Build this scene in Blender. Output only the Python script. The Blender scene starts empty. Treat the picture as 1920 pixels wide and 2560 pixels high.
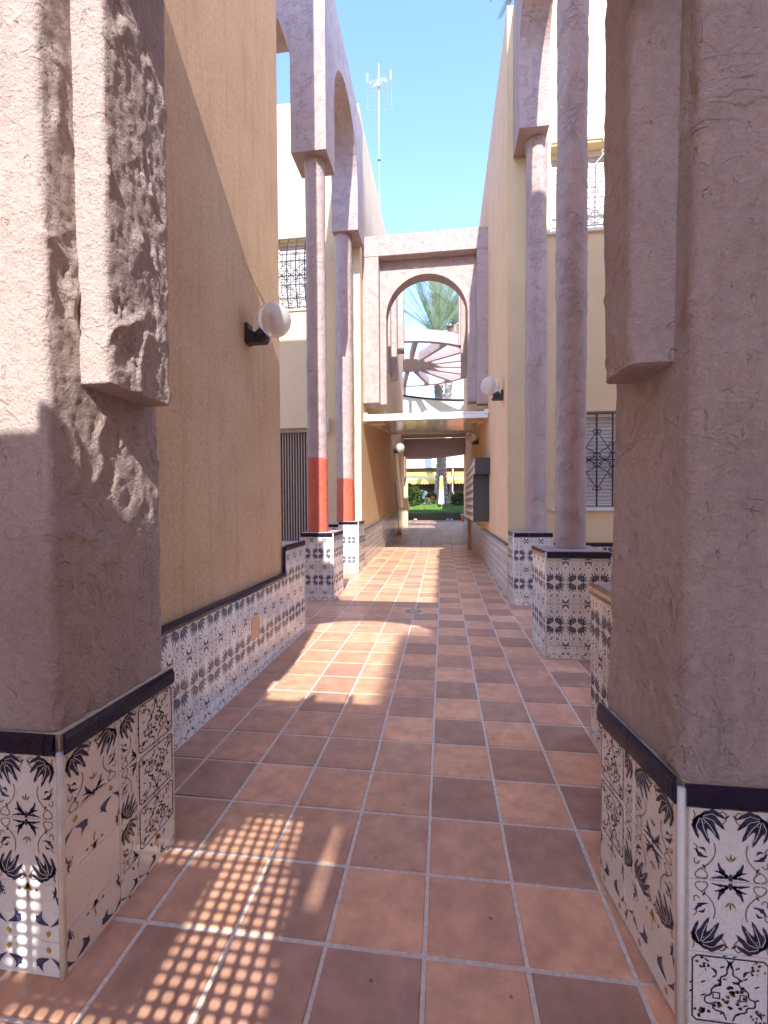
import bpy, math, random
from mathutils import Vector, Matrix, noise
random.seed(7)
sc = bpy.context.scene
R = math.radians
# ---------------------------------------------------------------- camera
CH = 1.45
yaw, pitch, roll = .13112, -.01768, -.0065
f = Vector((-math.sin(yaw)*math.cos(pitch), math.cos(yaw)*math.cos(pitch), math.sin(pitch)))
r0 = Vector((math.cos(yaw), math.sin(yaw), 0)); u0 = r0.cross(f)
rr = r0*math.cos(roll)+u0*math.sin(roll); uu = rr.cross(f)
cam = bpy.data.cameras.new('camera'); co = bpy.data.objects.new('camera', cam); sc.collection.objects.link(co)
m = Matrix((rr, uu, -f)).transposed().to_4x4(); m.translation = Vector((0, 0, CH)); co.matrix_world = m
cam.sensor_fit = 'HORIZONTAL'; cam.sensor_width = 36; cam.lens = 36*1121.75/1920
cam.clip_start = .02; cam.clip_end = 1000
sc.camera = co
# ---------------------------------------------------------------- light
D = Vector((-.115, 1, -.857)).normalized()
w = bpy.data.worlds.new('World'); sc.world = w; w.use_nodes = True
nt = w.node_tree; bg = nt.nodes['Background']; sky = nt.nodes.new('ShaderNodeTexSky')
sky.sky_type = 'NISHITA'; sky.sun_disc = False; sky.sun_elevation = R(40.4); sky.sun_rotation = R(173.4)
sky.air_density = 1.0; sky.dust_density = 0.6; sky.ozone_density = 1.6; sky.altitude = 50
tn = nt.nodes.new('ShaderNodeMix'); tn.data_type = 'RGBA'; tn.blend_type = 'MULTIPLY'; tn.inputs[0].default_value = 1; tn.inputs[7].default_value = (.80, .88, 1.12, 1)
nt.links.new(sky.outputs[0], tn.inputs[6]); nt.links.new(tn.outputs[2], bg.inputs[0]); bg.inputs[1].default_value = .128
sl = bpy.data.lights.new('sun', 'SUN'); sl.energy = 1.72; sl.angle = R(.53); sl.color = (1, .95, .87)
so = bpy.data.objects.new('sun', sl); sc.collection.objects.link(so)
so.rotation_euler = D.to_track_quat('-Z', 'Y').to_euler(); so.location = (2, -8, 12)
sc.view_settings.view_transform = 'Standard'; sc.view_settings.look = 'None'
sc.view_settings.exposure = 2.46; sc.view_settings.gamma = 1
sc.cycles.max_bounces = 10; sc.cycles.diffuse_bounces = 8

# ---------------------------------------------------------------- materials
def newmat(name):
    m = bpy.data.materials.new(name); m.use_nodes = True
    return m, m.node_tree, m.node_tree.nodes['Principled BSDF']
def noise_node(t, scale, detail=6, rough=.6, vec=None, dist=0):
    n = t.nodes.new('ShaderNodeTexNoise'); n.inputs['Scale'].default_value = scale
    n.inputs['Detail'].default_value = detail; n.inputs['Roughness'].default_value = rough; n.inputs['Distortion'].default_value = dist
    if vec is not None: t.links.new(vec, n.inputs['Vector'])
    return n
def ramp(t, src, stops):
    r = t.nodes.new('ShaderNodeValToRGB'); e = r.color_ramp.elements
    while len(e) < len(stops): e.new(.5)
    for i, (p, c) in enumerate(stops):
        e[i].position = p; e[i].color = (*c, 1) if len(c) == 3 else c
    t.links.new(src, r.inputs[0]); return r
def mathn(t, op, a, b=None, c=None):
    n = t.nodes.new('ShaderNodeMath'); n.operation = op
    for i, v in enumerate((a, b, c)):
        if v is None: continue
        if isinstance(v, (int, float)): n.inputs[i].default_value = v
        else: t.links.new(v, n.inputs[i])
    return n.outputs[0]
def mixc(t, fac, a, b, mode='MIX'):
    n = t.nodes.new('ShaderNodeMix'); n.data_type = 'RGBA'; n.blend_type = mode
    for i, v in ((0, fac), (6, a), (7, b)):
        if isinstance(v, (int, float)): n.inputs[i].default_value = v
        elif isinstance(v, tuple): n.inputs[i].default_value = (*v, 1)
        else: t.links.new(v, n.inputs[i])
    return n.outputs[2]
def bump(t, h, strength, dist, prev=None):
    b = t.nodes.new('ShaderNodeBump'); b.inputs['Strength'].default_value = strength; b.inputs['Distance'].default_value = dist
    t.links.new(h, b.inputs['Height'])
    if prev: t.links.new(prev, b.inputs['Normal'])
    return b.outputs[0]
def coords(t, scale=(1, 1, 1)):
    g = t.nodes.new('ShaderNodeNewGeometry'); mp = t.nodes.new('ShaderNodeMapping')
    mp.inputs['Scale'].default_value = scale; t.links.new(g.outputs['Position'], mp.inputs[0]); return mp.outputs[0]
def plain(name, col, rough=.6, metal=0, var=.12, scale=20, bmp=0, spec=.5, bscale=120):
    m, t, b = newmat(name); v = coords(t)
    n = noise_node(t, scale, vec=v)
    c = ramp(t, n.outputs[0], [(.3, tuple(x*(1-var) for x in col)), (.7, tuple(min(1, x*(1+var)) for x in col))])
    t.links.new(c.outputs[0], b.inputs['Base Color']); b.inputs['Roughness'].default_value = rough; b.inputs['Metallic'].default_value = metal
    b.inputs['Specular IOR Level'].default_value = spec
    if bmp:
        n2 = noise_node(t, bscale, vec=v); t.links.new(bump(t, n2.outputs[0], 1, bmp), b.inputs['Normal'])
    return m
def stucco(name, col, grain=.002, gscale=160, big=.004, bigscale=7, trowel=0, var=.14, stain=(.8, .78, .78), stainamt=.5, streak=0, tz=1, gouge=0, wsc=2.6, m2a=.54):
    m, t, b = newmat(name); v = coords(t)
    n1 = noise_node(t, 2.2, 5, .6, v); n2 = noise_node(t, 35, 6, .7, v)
    c = ramp(t, n2.outputs[0], [(.25, tuple(x*(1-var) for x in col)), (.75, tuple(min(1, x*(1+var)) for x in col))]).outputs[0]
    st = ramp(t, n1.outputs[0], [(.42, (0, 0, 0)), (.68, (stainamt,)*3)]).outputs[0]
    c = mixc(t, st, c, mixc(t, 1.0, c, stain, 'MULTIPLY'))
    if streak:
        vs = coords(t, (5, 5, .35)); ns = noise_node(t, 2.5, 5, .6, vs)
        ss = ramp(t, ns.outputs[0], [(.5, (0, 0, 0)), (.72, (streak,)*3)]).outputs[0]
        c = mixc(t, ss, c, mixc(t, 1.0, c, (.72, .72, .76), 'MULTIPLY'))
    nb = None
    if big: nb = bump(t, noise_node(t, bigscale, 4, .5, v).outputs[0], 1, big)
    if trowel:
        # flattened float marks with raised torn edges
        vt = coords(t, (1, 1, tz)); ds = noise_node(t, 5, 3, .5, vt)
        mx = mixc(t, .12, vt, ds.outputs['Color'], 'ADD')
        wv = t.nodes.new('ShaderNodeTexVoronoi'); wv.feature = 'DISTANCE_TO_EDGE'; wv.inputs['Scale'].default_value = 9; t.links.new(mx, wv.inputs['Vector'])
        e = ramp(t, wv.outputs['Distance'], [(0, (1, 1, 1)), (.05, (.25,)*3), (.25, (0, 0, 0))])
        msk = ramp(t, noise_node(t, 4, 3, .5, v).outputs[0], [(.42, (0, 0, 0)), (.6, (1, 1, 1))])
        h = mathn(t, 'MULTIPLY', e.outputs[0], msk.outputs[0])
        wa = t.nodes.new('ShaderNodeTexWave'); wa.wave_type = 'RINGS'; wa.rings_direction = 'SPHERICAL'
        wa.inputs['Scale'].default_value = wsc; wa.inputs['Distortion'].default_value = 14; wa.inputs['Detail'].default_value = 3; wa.inputs['Detail Scale'].default_value = 1.6
        t.links.new(vt, wa.inputs['Vector'])
        wr = ramp(t, wa.outputs['Fac'], [(.55, (0, 0, 0)), (.8, (1, 1, 1)), (.92, (.2,)*3)])
        m2 = ramp(t, noise_node(t, 7, 3, .5, v).outputs[0], [(m2a, (0, 0, 0)), (m2a+.1, (1, 1, 1))])
        h2 = mathn(t, 'MULTIPLY', wr.outputs[0], m2.outputs[0])
        h = mathn(t, 'ADD', mathn(t, 'MULTIPLY', h, .5), h2)
        nb = bump(t, h, 1, trowel, nb)
    if gouge:
        vg = coords(t, (1, 1, .45)); dn = noise_node(t, 9, 2, .5, vg)
        mg = mixc(t, .06, vg, dn.outputs['Color'], 'ADD')
        ng = noise_node(t, 26, 2, .45, mg); pit = ramp(t, ng.outputs[0], [(.30, (0, 0, 0)), (.325, (1, 1, 1)), (.60, (1, 1, 1)), (.66, (1.0, 1, 1))])
        nb = bump(t, pit.outputs[0], 1, gouge, nb)
        nb = bump(t, noise_node(t, 42, 8, .72, v).outputs[0], 1, gouge*1.1, nb)
    nb = bump(t, noise_node(t, gscale, 3, .6, v).outputs[0], 1, grain, nb)
    t.links.new(nb, b.inputs['Normal']); t.links.new(c, b.inputs['Base Color'])
    b.inputs['Roughness'].default_value = .9; b.inputs['Specular IOR Level'].default_value = .2
    return m
M = {}
M['mauve'] = stucco('mauve_stucco', (.46, .36, .335), .003, 130, .005, 8, .0065, .10, (.80, .79, .82), wsc=6.5, streak=.3, gouge=.004, m2a=.46)
M['mauve_near'] = stucco('mauve_stucco_near', (.50, .41, .385), .006, 100, .005, 12, .0055, .17, (.80, .79, .81), .6, .3, gouge=.010)
M['red'] = stucco('red_paint', (.55, .13, .085), .002, 130, .006, 8, .008, .08)
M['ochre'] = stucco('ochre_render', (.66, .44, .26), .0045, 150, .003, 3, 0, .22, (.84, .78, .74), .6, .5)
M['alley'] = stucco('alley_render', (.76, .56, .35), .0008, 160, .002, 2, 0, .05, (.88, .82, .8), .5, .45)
M['court'] = stucco('court_render', (.73, .58, .36), .002, 170, .002, 3, 0, .09, (.88, .84, .8), .4)
M['cream'] = stucco('cream_render', (.80, .74, .60), .0008, 160, .002, 2, 0, .04, (.8, .7, .5), .5)
M['grout'] = plain('grout', (.64, .56, .48), .95, var=.2, scale=60, bmp=.002, spec=.1)
M['tgrout'] = plain('tile_grout', (.50, .42, .33), .9, var=.25, scale=60)
M['white'] = plain('white_paint', (.78, .77, .75), .4, var=.04)
M['bead'] = plain('corner_bead', (.72, .68, .60), .45, var=.15, scale=18)
M['frame'] = plain('window_frame_grey', (.42, .38, .36), .5)
M['blind'] = plain('roller_blind', (.58, .575, .56), .5, var=.03)
M['iron'] = plain('black_iron', (.018, .015, .015), .45, var=.2)
M['ironw'] = plain('white_iron', (.55, .53, .50), .5, var=.1)
M['black'] = plain('black_plastic', (.03, .03, .033), .45)
M['navy'] = plain('navy_glaze', (.012, .012, .035), .12, var=.35, scale=30, bmp=.0006, bscale=25)
M['ink'] = plain('tile_ink_blue', (.04, .045, .09), .2, var=.5, scale=90)
M['inkglare'] = plain('tile_ink_glare', (.10, .10, .14), .2, var=.5, scale=90)  # lighter ink pair: grazing glare on side walls put into the print colour
M['blueglare'] = plain('tile_blue_glare', (.12, .12, .2), .2, var=.5, scale=60)
M['vein'] = plain('tile_vein_white', (.72, .70, .66), .2)
M['blue'] = plain('tile_blue', (.05, .055, .13), .2, var=.5, scale=60)
M['brown'] = plain('tile_brown', (.30, .17, .08), .25, var=.3, scale=60)
M['yellow'] = plain('tile_yellow', (.45, .25, .05), .25, var=.3, scale=60)
M['green'] = plain('tile_green', (.10, .14, .10), .25, var=.4, scale=60)
M['grey'] = plain('mailbox_grey', (.05, .048, .045), .45, var=.1)
M['steel'] = plain('steel', (.5, .5, .5), .35, metal=.8)
M['wood'] = plain('wood', (.35, .2, .1), .6)
M['slate'] = plain('dark_glaze_tile', (.045, .04, .035), .3, var=.3)
M['orange'] = plain('orange_plastic', (.75, .22, .08), .4)
M['awny'] = plain('yellow_awning', (.85, .60, .14), .8, var=.05)
M['awno'] = plain('orange_awning', (.82, .28, .09), .8, var=.05)
M['dark'] = plain('dark_interior', (.05, .035, .03), .7, var=.4, scale=3)
M['leaf'] = plain('leaf_green', (.075, .12, .03), .55, var=.5, scale=6)
M['leaf2'] = plain('palm_green', (.20, .26, .14), .5, var=.4, scale=2)
M['dry'] = plain('dry_frond', (.45, .24, .07), .7, var=.3)
M['flower'] = plain('red_flower', (.45, .06, .06), .6, var=.3)
M['bark'] = plain('palm_bark', (.30, .23, .17), .95, var=.45, scale=9, bmp=.02, bscale=14)
def glaze():
    m, t, b = newmat('white_glazed_tile'); v = coords(t)
    vo = t.nodes.new('ShaderNodeTexVoronoi'); vo.feature = 'DISTANCE_TO_EDGE'; vo.inputs['Scale'].default_value = 62; t.links.new(v, vo.inputs['Vector'])
    cr = ramp(t, vo.outputs['Distance'], [(0, (.68, .67, .64)), (.045, (.86, .86, .84))]).outputs[0]
    n = noise_node(t, 4, 5, .6, v); d = ramp(t, n.outputs[0], [(.35, (1, 1, 1)), (.75, (.88, .84, .78))]).outputs[0]
    t.links.new(mixc(t, 1.0, cr, d, 'MULTIPLY'), b.inputs['Base Color'])
    b.inputs['Roughness'].default_value = .17
    nb = bump(t, noise_node(t, 12, 2, .5, v).outputs[0], 1, .0025)
    t.links.new(nb, b.inputs['Normal']); return m
M['glaze'] = glaze()
def terracotta(name, rough=.42):
    m, t, b = newmat(name); v = coords(t)
    a = t.nodes.new('ShaderNodeVertexColor'); a.layer_name = 'tile'
    n = noise_node(t, 9, 7, .65, v); n2 = noise_node(t, 2.5, 4, .6, v); n3 = noise_node(t, 70, 3, .6, v)
    c = mixc(t, 1.0, a.outputs[0], ramp(t, n.outputs[0], [(.28, (.70, .67, .66)), (.72, (1.18, 1.17, 1.16))]).outputs[0], 'MULTIPLY')
    c = mixc(t, 1.0, c, ramp(t, n2.outputs[0], [(.35, (.86, .86, .88)), (.7, (1.06, 1.05, 1.04))]).outputs[0], 'MULTIPLY')
    # small dark specks and dust
    sp = t.nodes.new('ShaderNodeTexVoronoi'); sp.inputs['Scale'].default_value = 7; t.links.new(v, sp.inputs['Vector'])
    spk = ramp(t, sp.outputs['Distance'], [(0, (.35, .3, .28)), (.035, (.45, .4, .38)), (.05, (1, 1, 1))]).outputs[0]
    c = mixc(t, 1.0, c, spk, 'MULTIPLY')
    t.links.new(c, b.inputs['Base Color'])
    rg = ramp(t, n.outputs[0], [(.3, (rough-.08,)*3), (.7, (rough+.14,)*3)]).outputs[0]
    t.links.new(rg, b.inputs['Roughness'])
    nb = bump(t, n.outputs[0], 1, .002); nb = bump(t, n3.outputs[0], 1, .0006, nb)
    t.links.new(nb, b.inputs['Normal']); b.inputs['Specular IOR Level'].default_value = .4
    return m
M['terra'] = terracotta('terracotta_tile')
def globe_mat():
    m, t, b = newmat('opal_globe'); b.inputs['Base Color'].default_value = (.85, .83, .82, 1); b.inputs['Roughness'].default_value = .12
    b.inputs['Transmission Weight'].default_value = .55; b.inputs['IOR'].default_value = 1.15
    b.inputs['Subsurface Weight'].default_value = 0
    return m
M['globe'] = globe_mat()
M['bulb'] = plain('bulb_white', (.85, .82, .75), .3, var=.02)
def panel_mat():
    m, t, b = newmat('canopy_panel'); b.inputs['Base Color'].default_value = (.50, .47, .44, 1); b.inputs['Roughness'].default_value = .16
    b.inputs['Transmission Weight'].default_value = .25; b.inputs['IOR'].default_value = 1.45
    n = noise_node(t, 1.5, 3, .5, coords(t)); t.links.new(bump(t, n.outputs[0], 1, .02), b.inputs['Normal']); return m
M['panel'] = panel_mat()
def grass_mat():
    m, t, b = newmat('grass'); v = coords(t)
    n = noise_node(t, 3, 6, .7, v); t.links.new(ramp(t, n.outputs[0], [(.3, (.06, .13, .02)), (.7, (.16, .27, .05))]).outputs[0], b.inputs['Base Color'])
    b.inputs['Roughness'].default_value = .9; return m
M['grass'] = grass_mat()
M['soil'] = plain('ground_earth', (.30, .24, .19), .95, var=.2, scale=3)
M['blade'] = plain('grass_blade', (.13, .24, .04), .7, var=.4, scale=8)

# ---------------------------------------------------------------- mesh helpers
class MB:
    def __init__(s): s.v = []; s.f = []; s.m = []; s.mats = []; s.c = None; s.smooth = False
    def mi(s, k):
        if k not in s.mats: s.mats.append(k)
        return s.mats.index(k)
    def face(s, pts, k):
        b = len(s.v); s.v.extend([tuple(p) for p in pts]); s.f.append(tuple(range(b, b+len(pts)))); s.m.append(s.mi(k)); return s
    def mesh(s, vs, fs, k):
        b = len(s.v); s.v.extend([tuple(p) for p in vs]); i = s.mi(k)
        for q in fs: s.f.append(tuple(b+x for x in q)); s.m.append(i)
        return s
    def box(s, x0, x1, y0, y1, z0, z1, k, bev=0):
        if bev:
            # chamfered box: 24 verts
            b = bev; P = []
            def c(x, y, z): P.append((x, y, z)); return len(P)-1
            X = (x0, x1); Y = (y0, y1); Z = (z0, z1); idx = {}
            for i in (0, 1):
                for j in (0, 1):
                    for l in (0, 1):
                        sx, sy, sz = (1, -1)[i], (1, -1)[j], (1, -1)[l]
                        idx[i, j, l, 0] = c(X[i], Y[j]+sy*b, Z[l]+sz*b)
                        idx[i, j, l, 1] = c(X[i]+sx*b, Y[j], Z[l]+sz*b)
                        idx[i, j, l, 2] = c(X[i]+sx*b, Y[j]+sy*b, Z[l])
            F = []
            for a in (0, 1):
                F.append([idx[a, 0, 0, 0], idx[a, 1, 0, 0], idx[a, 1, 1, 0], idx[a, 0, 1, 0]])
                F.append([idx[0, a, 0, 1], idx[1, a, 0, 1], idx[1, a, 1, 1], idx[0, a, 1, 1]])
                F.append([idx[0, 0, a, 2], idx[1, 0, a, 2], idx[1, 1, a, 2], idx[0, 1, a, 2]])
                for c2 in (0, 1):
                    F.append([idx[a, c2, 0, 0], idx[a, c2, 1, 0], idx[a, c2, 1, 1], idx[a, c2, 0, 1]])
                    F.append([idx[a, 0, c2, 0], idx[a, 1, c2, 0], idx[a, 1, c2, 2], idx[a, 0, c2, 2]])
                    F.append([idx[0, a, c2, 1], idx[1, a, c2, 1], idx[1, a, c2, 2], idx[0, a, c2, 2]])
                    for c3 in (0, 1): F.append([idx[a, c2, c3, 0], idx[a, c2, c3, 1], idx[a, c2, c3, 2]])
            return s.mesh(P, F, k)
        P = [(x, y, z) for x in (x0, x1) for y in (y0, y1) for z in (z0, z1)]
        return s.mesh(P, [(0, 1, 3, 2), (4, 6, 7, 5), (0, 4, 5, 1), (2, 3, 7, 6), (0, 2, 6, 4), (1, 5, 7, 3)], k)
    def tube(s, pts, r, k, n=6, cap=True):
        pts = [Vector(p) for p in pts]; rs = r if isinstance(r, (list, tuple)) else [r]*len(pts)
        b = len(s.v); i = s.mi(k)
        for j, p in enumerate(pts):
            d = (pts[min(j+1, len(pts)-1)]-pts[max(j-1, 0)])
            if d.length < 1e-9: d = Vector((0, 0, 1))
            d.normalize(); a = d.cross(Vector((0, 0, 1)) if abs(d.z) < .9 else Vector((1, 0, 0))).normalized(); c = d.cross(a)
            for q in range(n):
                t = 2*math.pi*q/n; s.v.append(tuple(p+(a*math.cos(t)+c*math.sin(t))*rs[j]))
        for j in range(len(pts)-1):
            for q in range(n):
                s.f.append((b+j*n+q, b+j*n+(q+1) % n, b+(j+1)*n+(q+1) % n, b+(j+1)*n+q)); s.m.append(i)
        if cap:
            s.f.append(tuple(b+q for q in range(n))); s.m.append(i)
            s.f.append(tuple(b+(len(pts)-1)*n+q for q in range(n))); s.m.append(i)
        return s
    def lathe(s, prof, k, n=24, cx=0, cy=0):
        b = len(s.v); i = s.mi(k)
        for (r, z) in prof:
            for q in range(n):
                t = 2*math.pi*q/n; s.v.append((cx+r*math.cos(t), cy+r*math.sin(t), z))
        for j in range(len(prof)-1):
            for q in range(n):
                s.f.append((b+j*n+q, b+j*n+(q+1) % n, b+(j+1)*n+(q+1) % n, b+(j+1)*n+q)); s.m.append(i)
        return s
    def extrude(s, poly, axis, a, b, k):
        """poly: 2D points; axis 'y' -> poly in (x,z) from y=a..b; 'x' -> poly in (y,z)"""
        def P(p, t): return (p[0], t, p[1]) if axis == 'y' else (t, p[0], p[1]) if axis == 'x' else (p[0], p[1], t)
        n = len(poly); vs = [P(p, a) for p in poly]+[P(p, b) for p in poly]
        fs = [tuple(range(n)), tuple(range(2*n-1, n-1, -1))]+[(i, (i+1) % n, n+(i+1) % n, n+i) for i in range(n)]
        return s.mesh(vs, fs, k)
    def build(s, name, parent=None, smooth=False, recalc=True):
        me = bpy.data.meshes.new(name); me.from_pydata(s.v, [], s.f)
        for k in s.mats: me.materials.append(M[k])
        me.polygons.foreach_set('material_index', s.m)
        if s.c:
            ca = me.color_attributes.new('tile', 'FLOAT_COLOR', 'CORNER'); buf = []
            for p, c in zip(me.polygons, s.c): buf.extend((*c, 1)*p.loop_total)
            ca.data.foreach_set('color', buf)
        if recalc:
            import bmesh
            bm = bmesh.new(); bm.from_mesh(me); bmesh.ops.recalc_face_normals(bm, faces=bm.faces); bm.to_mesh(me); bm.free()
        if smooth:
            me.polygons.foreach_set('use_smooth', [True]*len(me.polygons))
        me.update(); o = bpy.data.objects.new(name, me); sc.collection.objects.link(o)
        if parent:
            o.parent = parent; o.matrix_parent_inverse = Matrix.Translation(-Vector(parent.location))
        return o
def thing(name, label, cat, loc=(0, 0, 0), group=None):
    o = bpy.data.objects.new(name, None); o.empty_display_size = .2; sc.collection.objects.link(o); o.location = loc
    o['label'] = label; o['category'] = cat
    if group: o['group'] = group
    return o
def tag(o, label=None, cat=None, group=None, kind=None):
    if label: o['label'] = label
    if cat: o['category'] = cat
    if group: o['group'] = group
    if kind: o['kind'] = kind
    return o
def rn(a, b): return random.uniform(a, b)
# rough hand-trowelled prism: rounded-rectangle or round profile with displaced surface
def disp(p, n, amp, rough):
    q = Vector((p.x, p.y, p.z))
    a = noise.noise(q*2.7)*.35+noise.noise(q*9)*.16
    w_ = Vector((noise.noise(q*7+Vector((9, 0, 0))), noise.noise(q*7+Vector((0, 7, 0))), noise.noise(q*7)))*.035
    qq = q+w_
    msk = max(0, min(1, (noise.noise(q*6.5+Vector((3, 3, 3)))-.02)*3.5))
    ds = noise.voronoi(Vector((qq.x*21, qq.y*21, qq.z*12)))[0]
    e = ds[1]-ds[0]
    flake = max(0, 1-e/.25)**2*noise.noise(q*13)*2
    st = noise.noise(Vector((qq.x*16, qq.y*16, qq.z*5.5))+Vector((20, 0, 0)))
    step = max(-1, min(1, st*7))*.5            # plateaus with torn edges
    rg = rough
    x = max(0, rg-1.3)
    rd = 1-abs(noise.noise(Vector((qq.x*7, qq.y*7, qq.z*4))+Vector((5, 40, 9))))*5.5
    m3 = max(0, min(1, noise.noise(q*3.3+Vector((70, 3, 3)))*3+.35))
    a += rg*.55*max(0, rd)**2*m3
    return amp*(a+min(rg, 1.4)*((flake*.5+step*.5)*msk)+.10*noise.noise(q*45)+x*(.30*noise.noise(Vector((q.x*34, q.y*34, q.z*16)))+.30*abs(noise.noise(q*62))+.16*step+.25*flake))
def rough_prism(mb, k, x0, x1, y0, y1, z0, z1, res=.02, amp=.006, rough=1, rad=.03, rnd=False, taper=None, caps=True, side_rough=None, rb=1):
    prof = []
    if rnd:
        n = max(12, int(2*math.pi*(x1-x0)/2/res)); cx, cy, rx, ry = (x0+x1)/2, (y0+y1)/2, (x1-x0)/2, (y1-y0)/2
        for i in range(n):
            t = 2*math.pi*i/n; prof.append((cx+rx*math.cos(t), cy+ry*math.sin(t), math.cos(t), math.sin(t)))
    else:
        def seg(ax, ay, bx, by, nx, ny):
            L = math.hypot(bx-ax, by-ay); n = max(1, int(L/res))
            for i in range(n): prof.append((ax+(bx-ax)*i/n, ay+(by-ay)*i/n, nx, ny))
        def arc(cx, cy, t0):
            for i in range(4):
                t = t0+math.pi/2*i/4; prof.append((cx+rad*math.cos(t), cy+rad*math.sin(t), math.cos(t), math.sin(t)))
        seg(x1, y0+rad, x1, y1-rad, 1, 0); arc(x1-rad, y1-rad, 0)
        seg(x1-rad, y1, x0+rad, y1, 0, 1); arc(x0+rad, y1-rad, math.pi/2)
        seg(x0, y1-rad, x0, y0+rad, -1, 0); arc(x0+rad, y0+rad, math.pi)
        seg(x0+rad, y0, x1-rad, y0, 0, -1); arc(x1-rad, y0+rad, 1.5*math.pi)
    n = len(prof); nz = max(2, int((z1-z0)/res)); b = len(mb.v)
    rings = []
    zs = [z0+(z1-z0)*j/nz for j in range(nz+1)]
    ins = [(zs[0], rad*.9*rb)]+[(z, 0) for z in zs]+[(zs[-1], rad*.9)] if not rnd else [(z, 0) for z in zs]
    # rounded ends
    cx, cy = (x0+x1)/2, (y0+y1)/2
    for j, (z, inn) in enumerate(ins):
        base = len(mb.v)
        endz = 0
        for (x, y, nx, ny) in prof:
            if taper: 
                k2 = taper(z); px, py = cx+(x-cx)*k2[0]+k2[1], cy+(y-cy)*k2[0]
            else: px, py = x, y
            px -= nx*inn; py -= ny*inn
            p = Vector((px, py, z)); rg = rough
            if side_rough and nx*side_rough[0] > .5: rg = side_rough[1]
            d = disp(p, None, amp, rg)
            lim = min((z-z0)/(.03), (z1-z)/(.03), 1) if not rnd else 1
            zz = z
            if not rnd and inn == 0 and j == 1: zz = z+rad*.25
            mb.v.append((px+nx*d, py+ny*d, zz+(0 if rnd else d*.3)))
        rings.append(base)
    i = mb.mi(k)
    for a, c in zip(rings[:-1], rings[1:]):
        for q in range(n):
            mb.f.append((a+q, a+(q+1) % n, c+(q+1) % n, c+q)); mb.m.append(i)
    if caps:
        mb.f.append(tuple(rings[0]+q for q in range(n))[::-1]); mb.m.append(i)
        mb.f.append(tuple(rings[-1]+q for q in range(n))); mb.m.append(i)
    return mb

# ---------------------------------------------------------------- azulejo tiles
def leafp(bx, by, tx, ty, wd, bend=0, lob=0):
    dx, dy = tx-bx, ty-by; L = math.hypot(dx, dy); nx, ny = -dy/L, dx/L; out = []
    K = 7
    def pt(t, s): 
        o = bend*math.sin(math.pi*t)*L+s*wd*math.sin(math.pi*min(1, t**.8))*(1+(.35*math.sin(t*17) if lob else 0)); return (bx+dx*t+nx*o, by+dy*t+ny*o)
    for i in range(K+1): out.append(pt(i/K, 1))
    for i in range(K-1, 0, -1): out.append(pt(i/K, -1))
    return out
def stroke(pts, wd):
    out = []
    for (a, b) in zip(pts[:-1], pts[1:]):
        dx, dy = b[0]-a[0], b[1]-a[1]; L = math.hypot(dx, dy) or 1; nx, ny = -dy/L*wd/2, dx/L*wd/2
        ex, ey = dx/L*wd*.3, dy/L*wd*.3
        out.append([(a[0]+nx-ex, a[1]+ny-ey), (b[0]+nx+ex, b[1]+ny+ey), (b[0]-nx+ex, b[1]-ny+ey), (a[0]-nx-ex, a[1]-ny-ey)])
    return out
def curve(p0, p1, p2, p3, n=8):
    o = []
    for i in range(n+1):
        t = i/n; a, b, c, d = (1-t)**3, 3*t*(1-t)**2, 3*t*t*(1-t), t**3
        o.append((a*p0[0]+b*p1[0]+c*p2[0]+d*p3[0], a*p0[1]+b*p1[1]+c*p2[1]+d*p3[1]))
    return o
def mir(sh): return [(k, [(1-x, y) for (x, y) in p]) for (k, p) in sh]
def motif_leaf():
    s = []
    bx, by = .13, .90
    for tx, ty, wd, bd in ((.44, .86, .045, .18), (.43, .71, .048, .12), (.37, .56, .05, .05), (.25, .50, .045, -.04), (.12, .56, .042, -.14), (.08, .68, .022, -.2)):
        s.append(('ink', leafp(bx, by, tx, ty, wd, bd, 1)))
    for tx, ty, bd in ((.40, .845, .18), (.38, .71, .12), (.34, .59, .05), (.25, .53, -.04), (.13, .59, -.14)):
        mx, my = (bx+tx)/2, (by+ty)/2; dx, dy = tx-bx, ty-by
        s += [('vein', q) for q in stroke([(bx+dx*.15, by+dy*.15), (mx-dy*bd, my+dx*bd), (bx+dx*.85-dy*bd*.4, by+dy*.85+dx*bd*.4)], .008)]
    s.append(('ink', leafp(.08, .43, .24, .32, .026, -.2, 1))); s.append(('ink', leafp(.11, .44, .2, .38, .018, .3)))
    s.append(('ink', leafp(.16, .22, .2, .14, .012, .1)))
    for c in (curve((.30, .52), (.36, .36), (.26, .22), (.15, .16)), curve((.15, .16), (.05, .1), (.06, .02), (.14, .03)), curve((.15, .16), (.26, .1), (.24, .0), (.16, .03)),
              curve((.05, .95), (.10, .88), (.04, .84), (.05, .78), 5), curve((.06, .50), (.12, .46), (.1, .4), (.06, .42), 5), curve((.07, .30), (.04, .2), (.12, .2), (.13, .26), 5),
              curve((.30, .83), (.36, .74), (.44, .80), (.45, .88)), curve((.45, .88), (.45, .97), (.37, .97), (.37, .92), 6)):
        s += [('brown', q) for q in stroke(c, .014)]
    s.append(('ink', leafp(.42, .86, .49, .92, .012, 0)))
    s += mir(s)
    for sx in (-1, 1):
        for tx, ty, wd, bd in ((.15, .27, .028, -.12), (.20, .14, .02, .1), (.24, .03, .018, .05), (.10, .05, .014, 0)):
            s.append(('ink', leafp(.5+sx*.02, .06, .5+sx*tx, ty, wd, bd*sx, 1)))
        s.append(('brown', leafp(.5+sx*.01, .28, .5+sx*.07, .36, .012, 0)))
    s.append(('ink', leafp(.5, .0, .5, .12, .03)))
    s.append(('brown', leafp(.5, .28, .5, .40, .012)))
    return s
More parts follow.
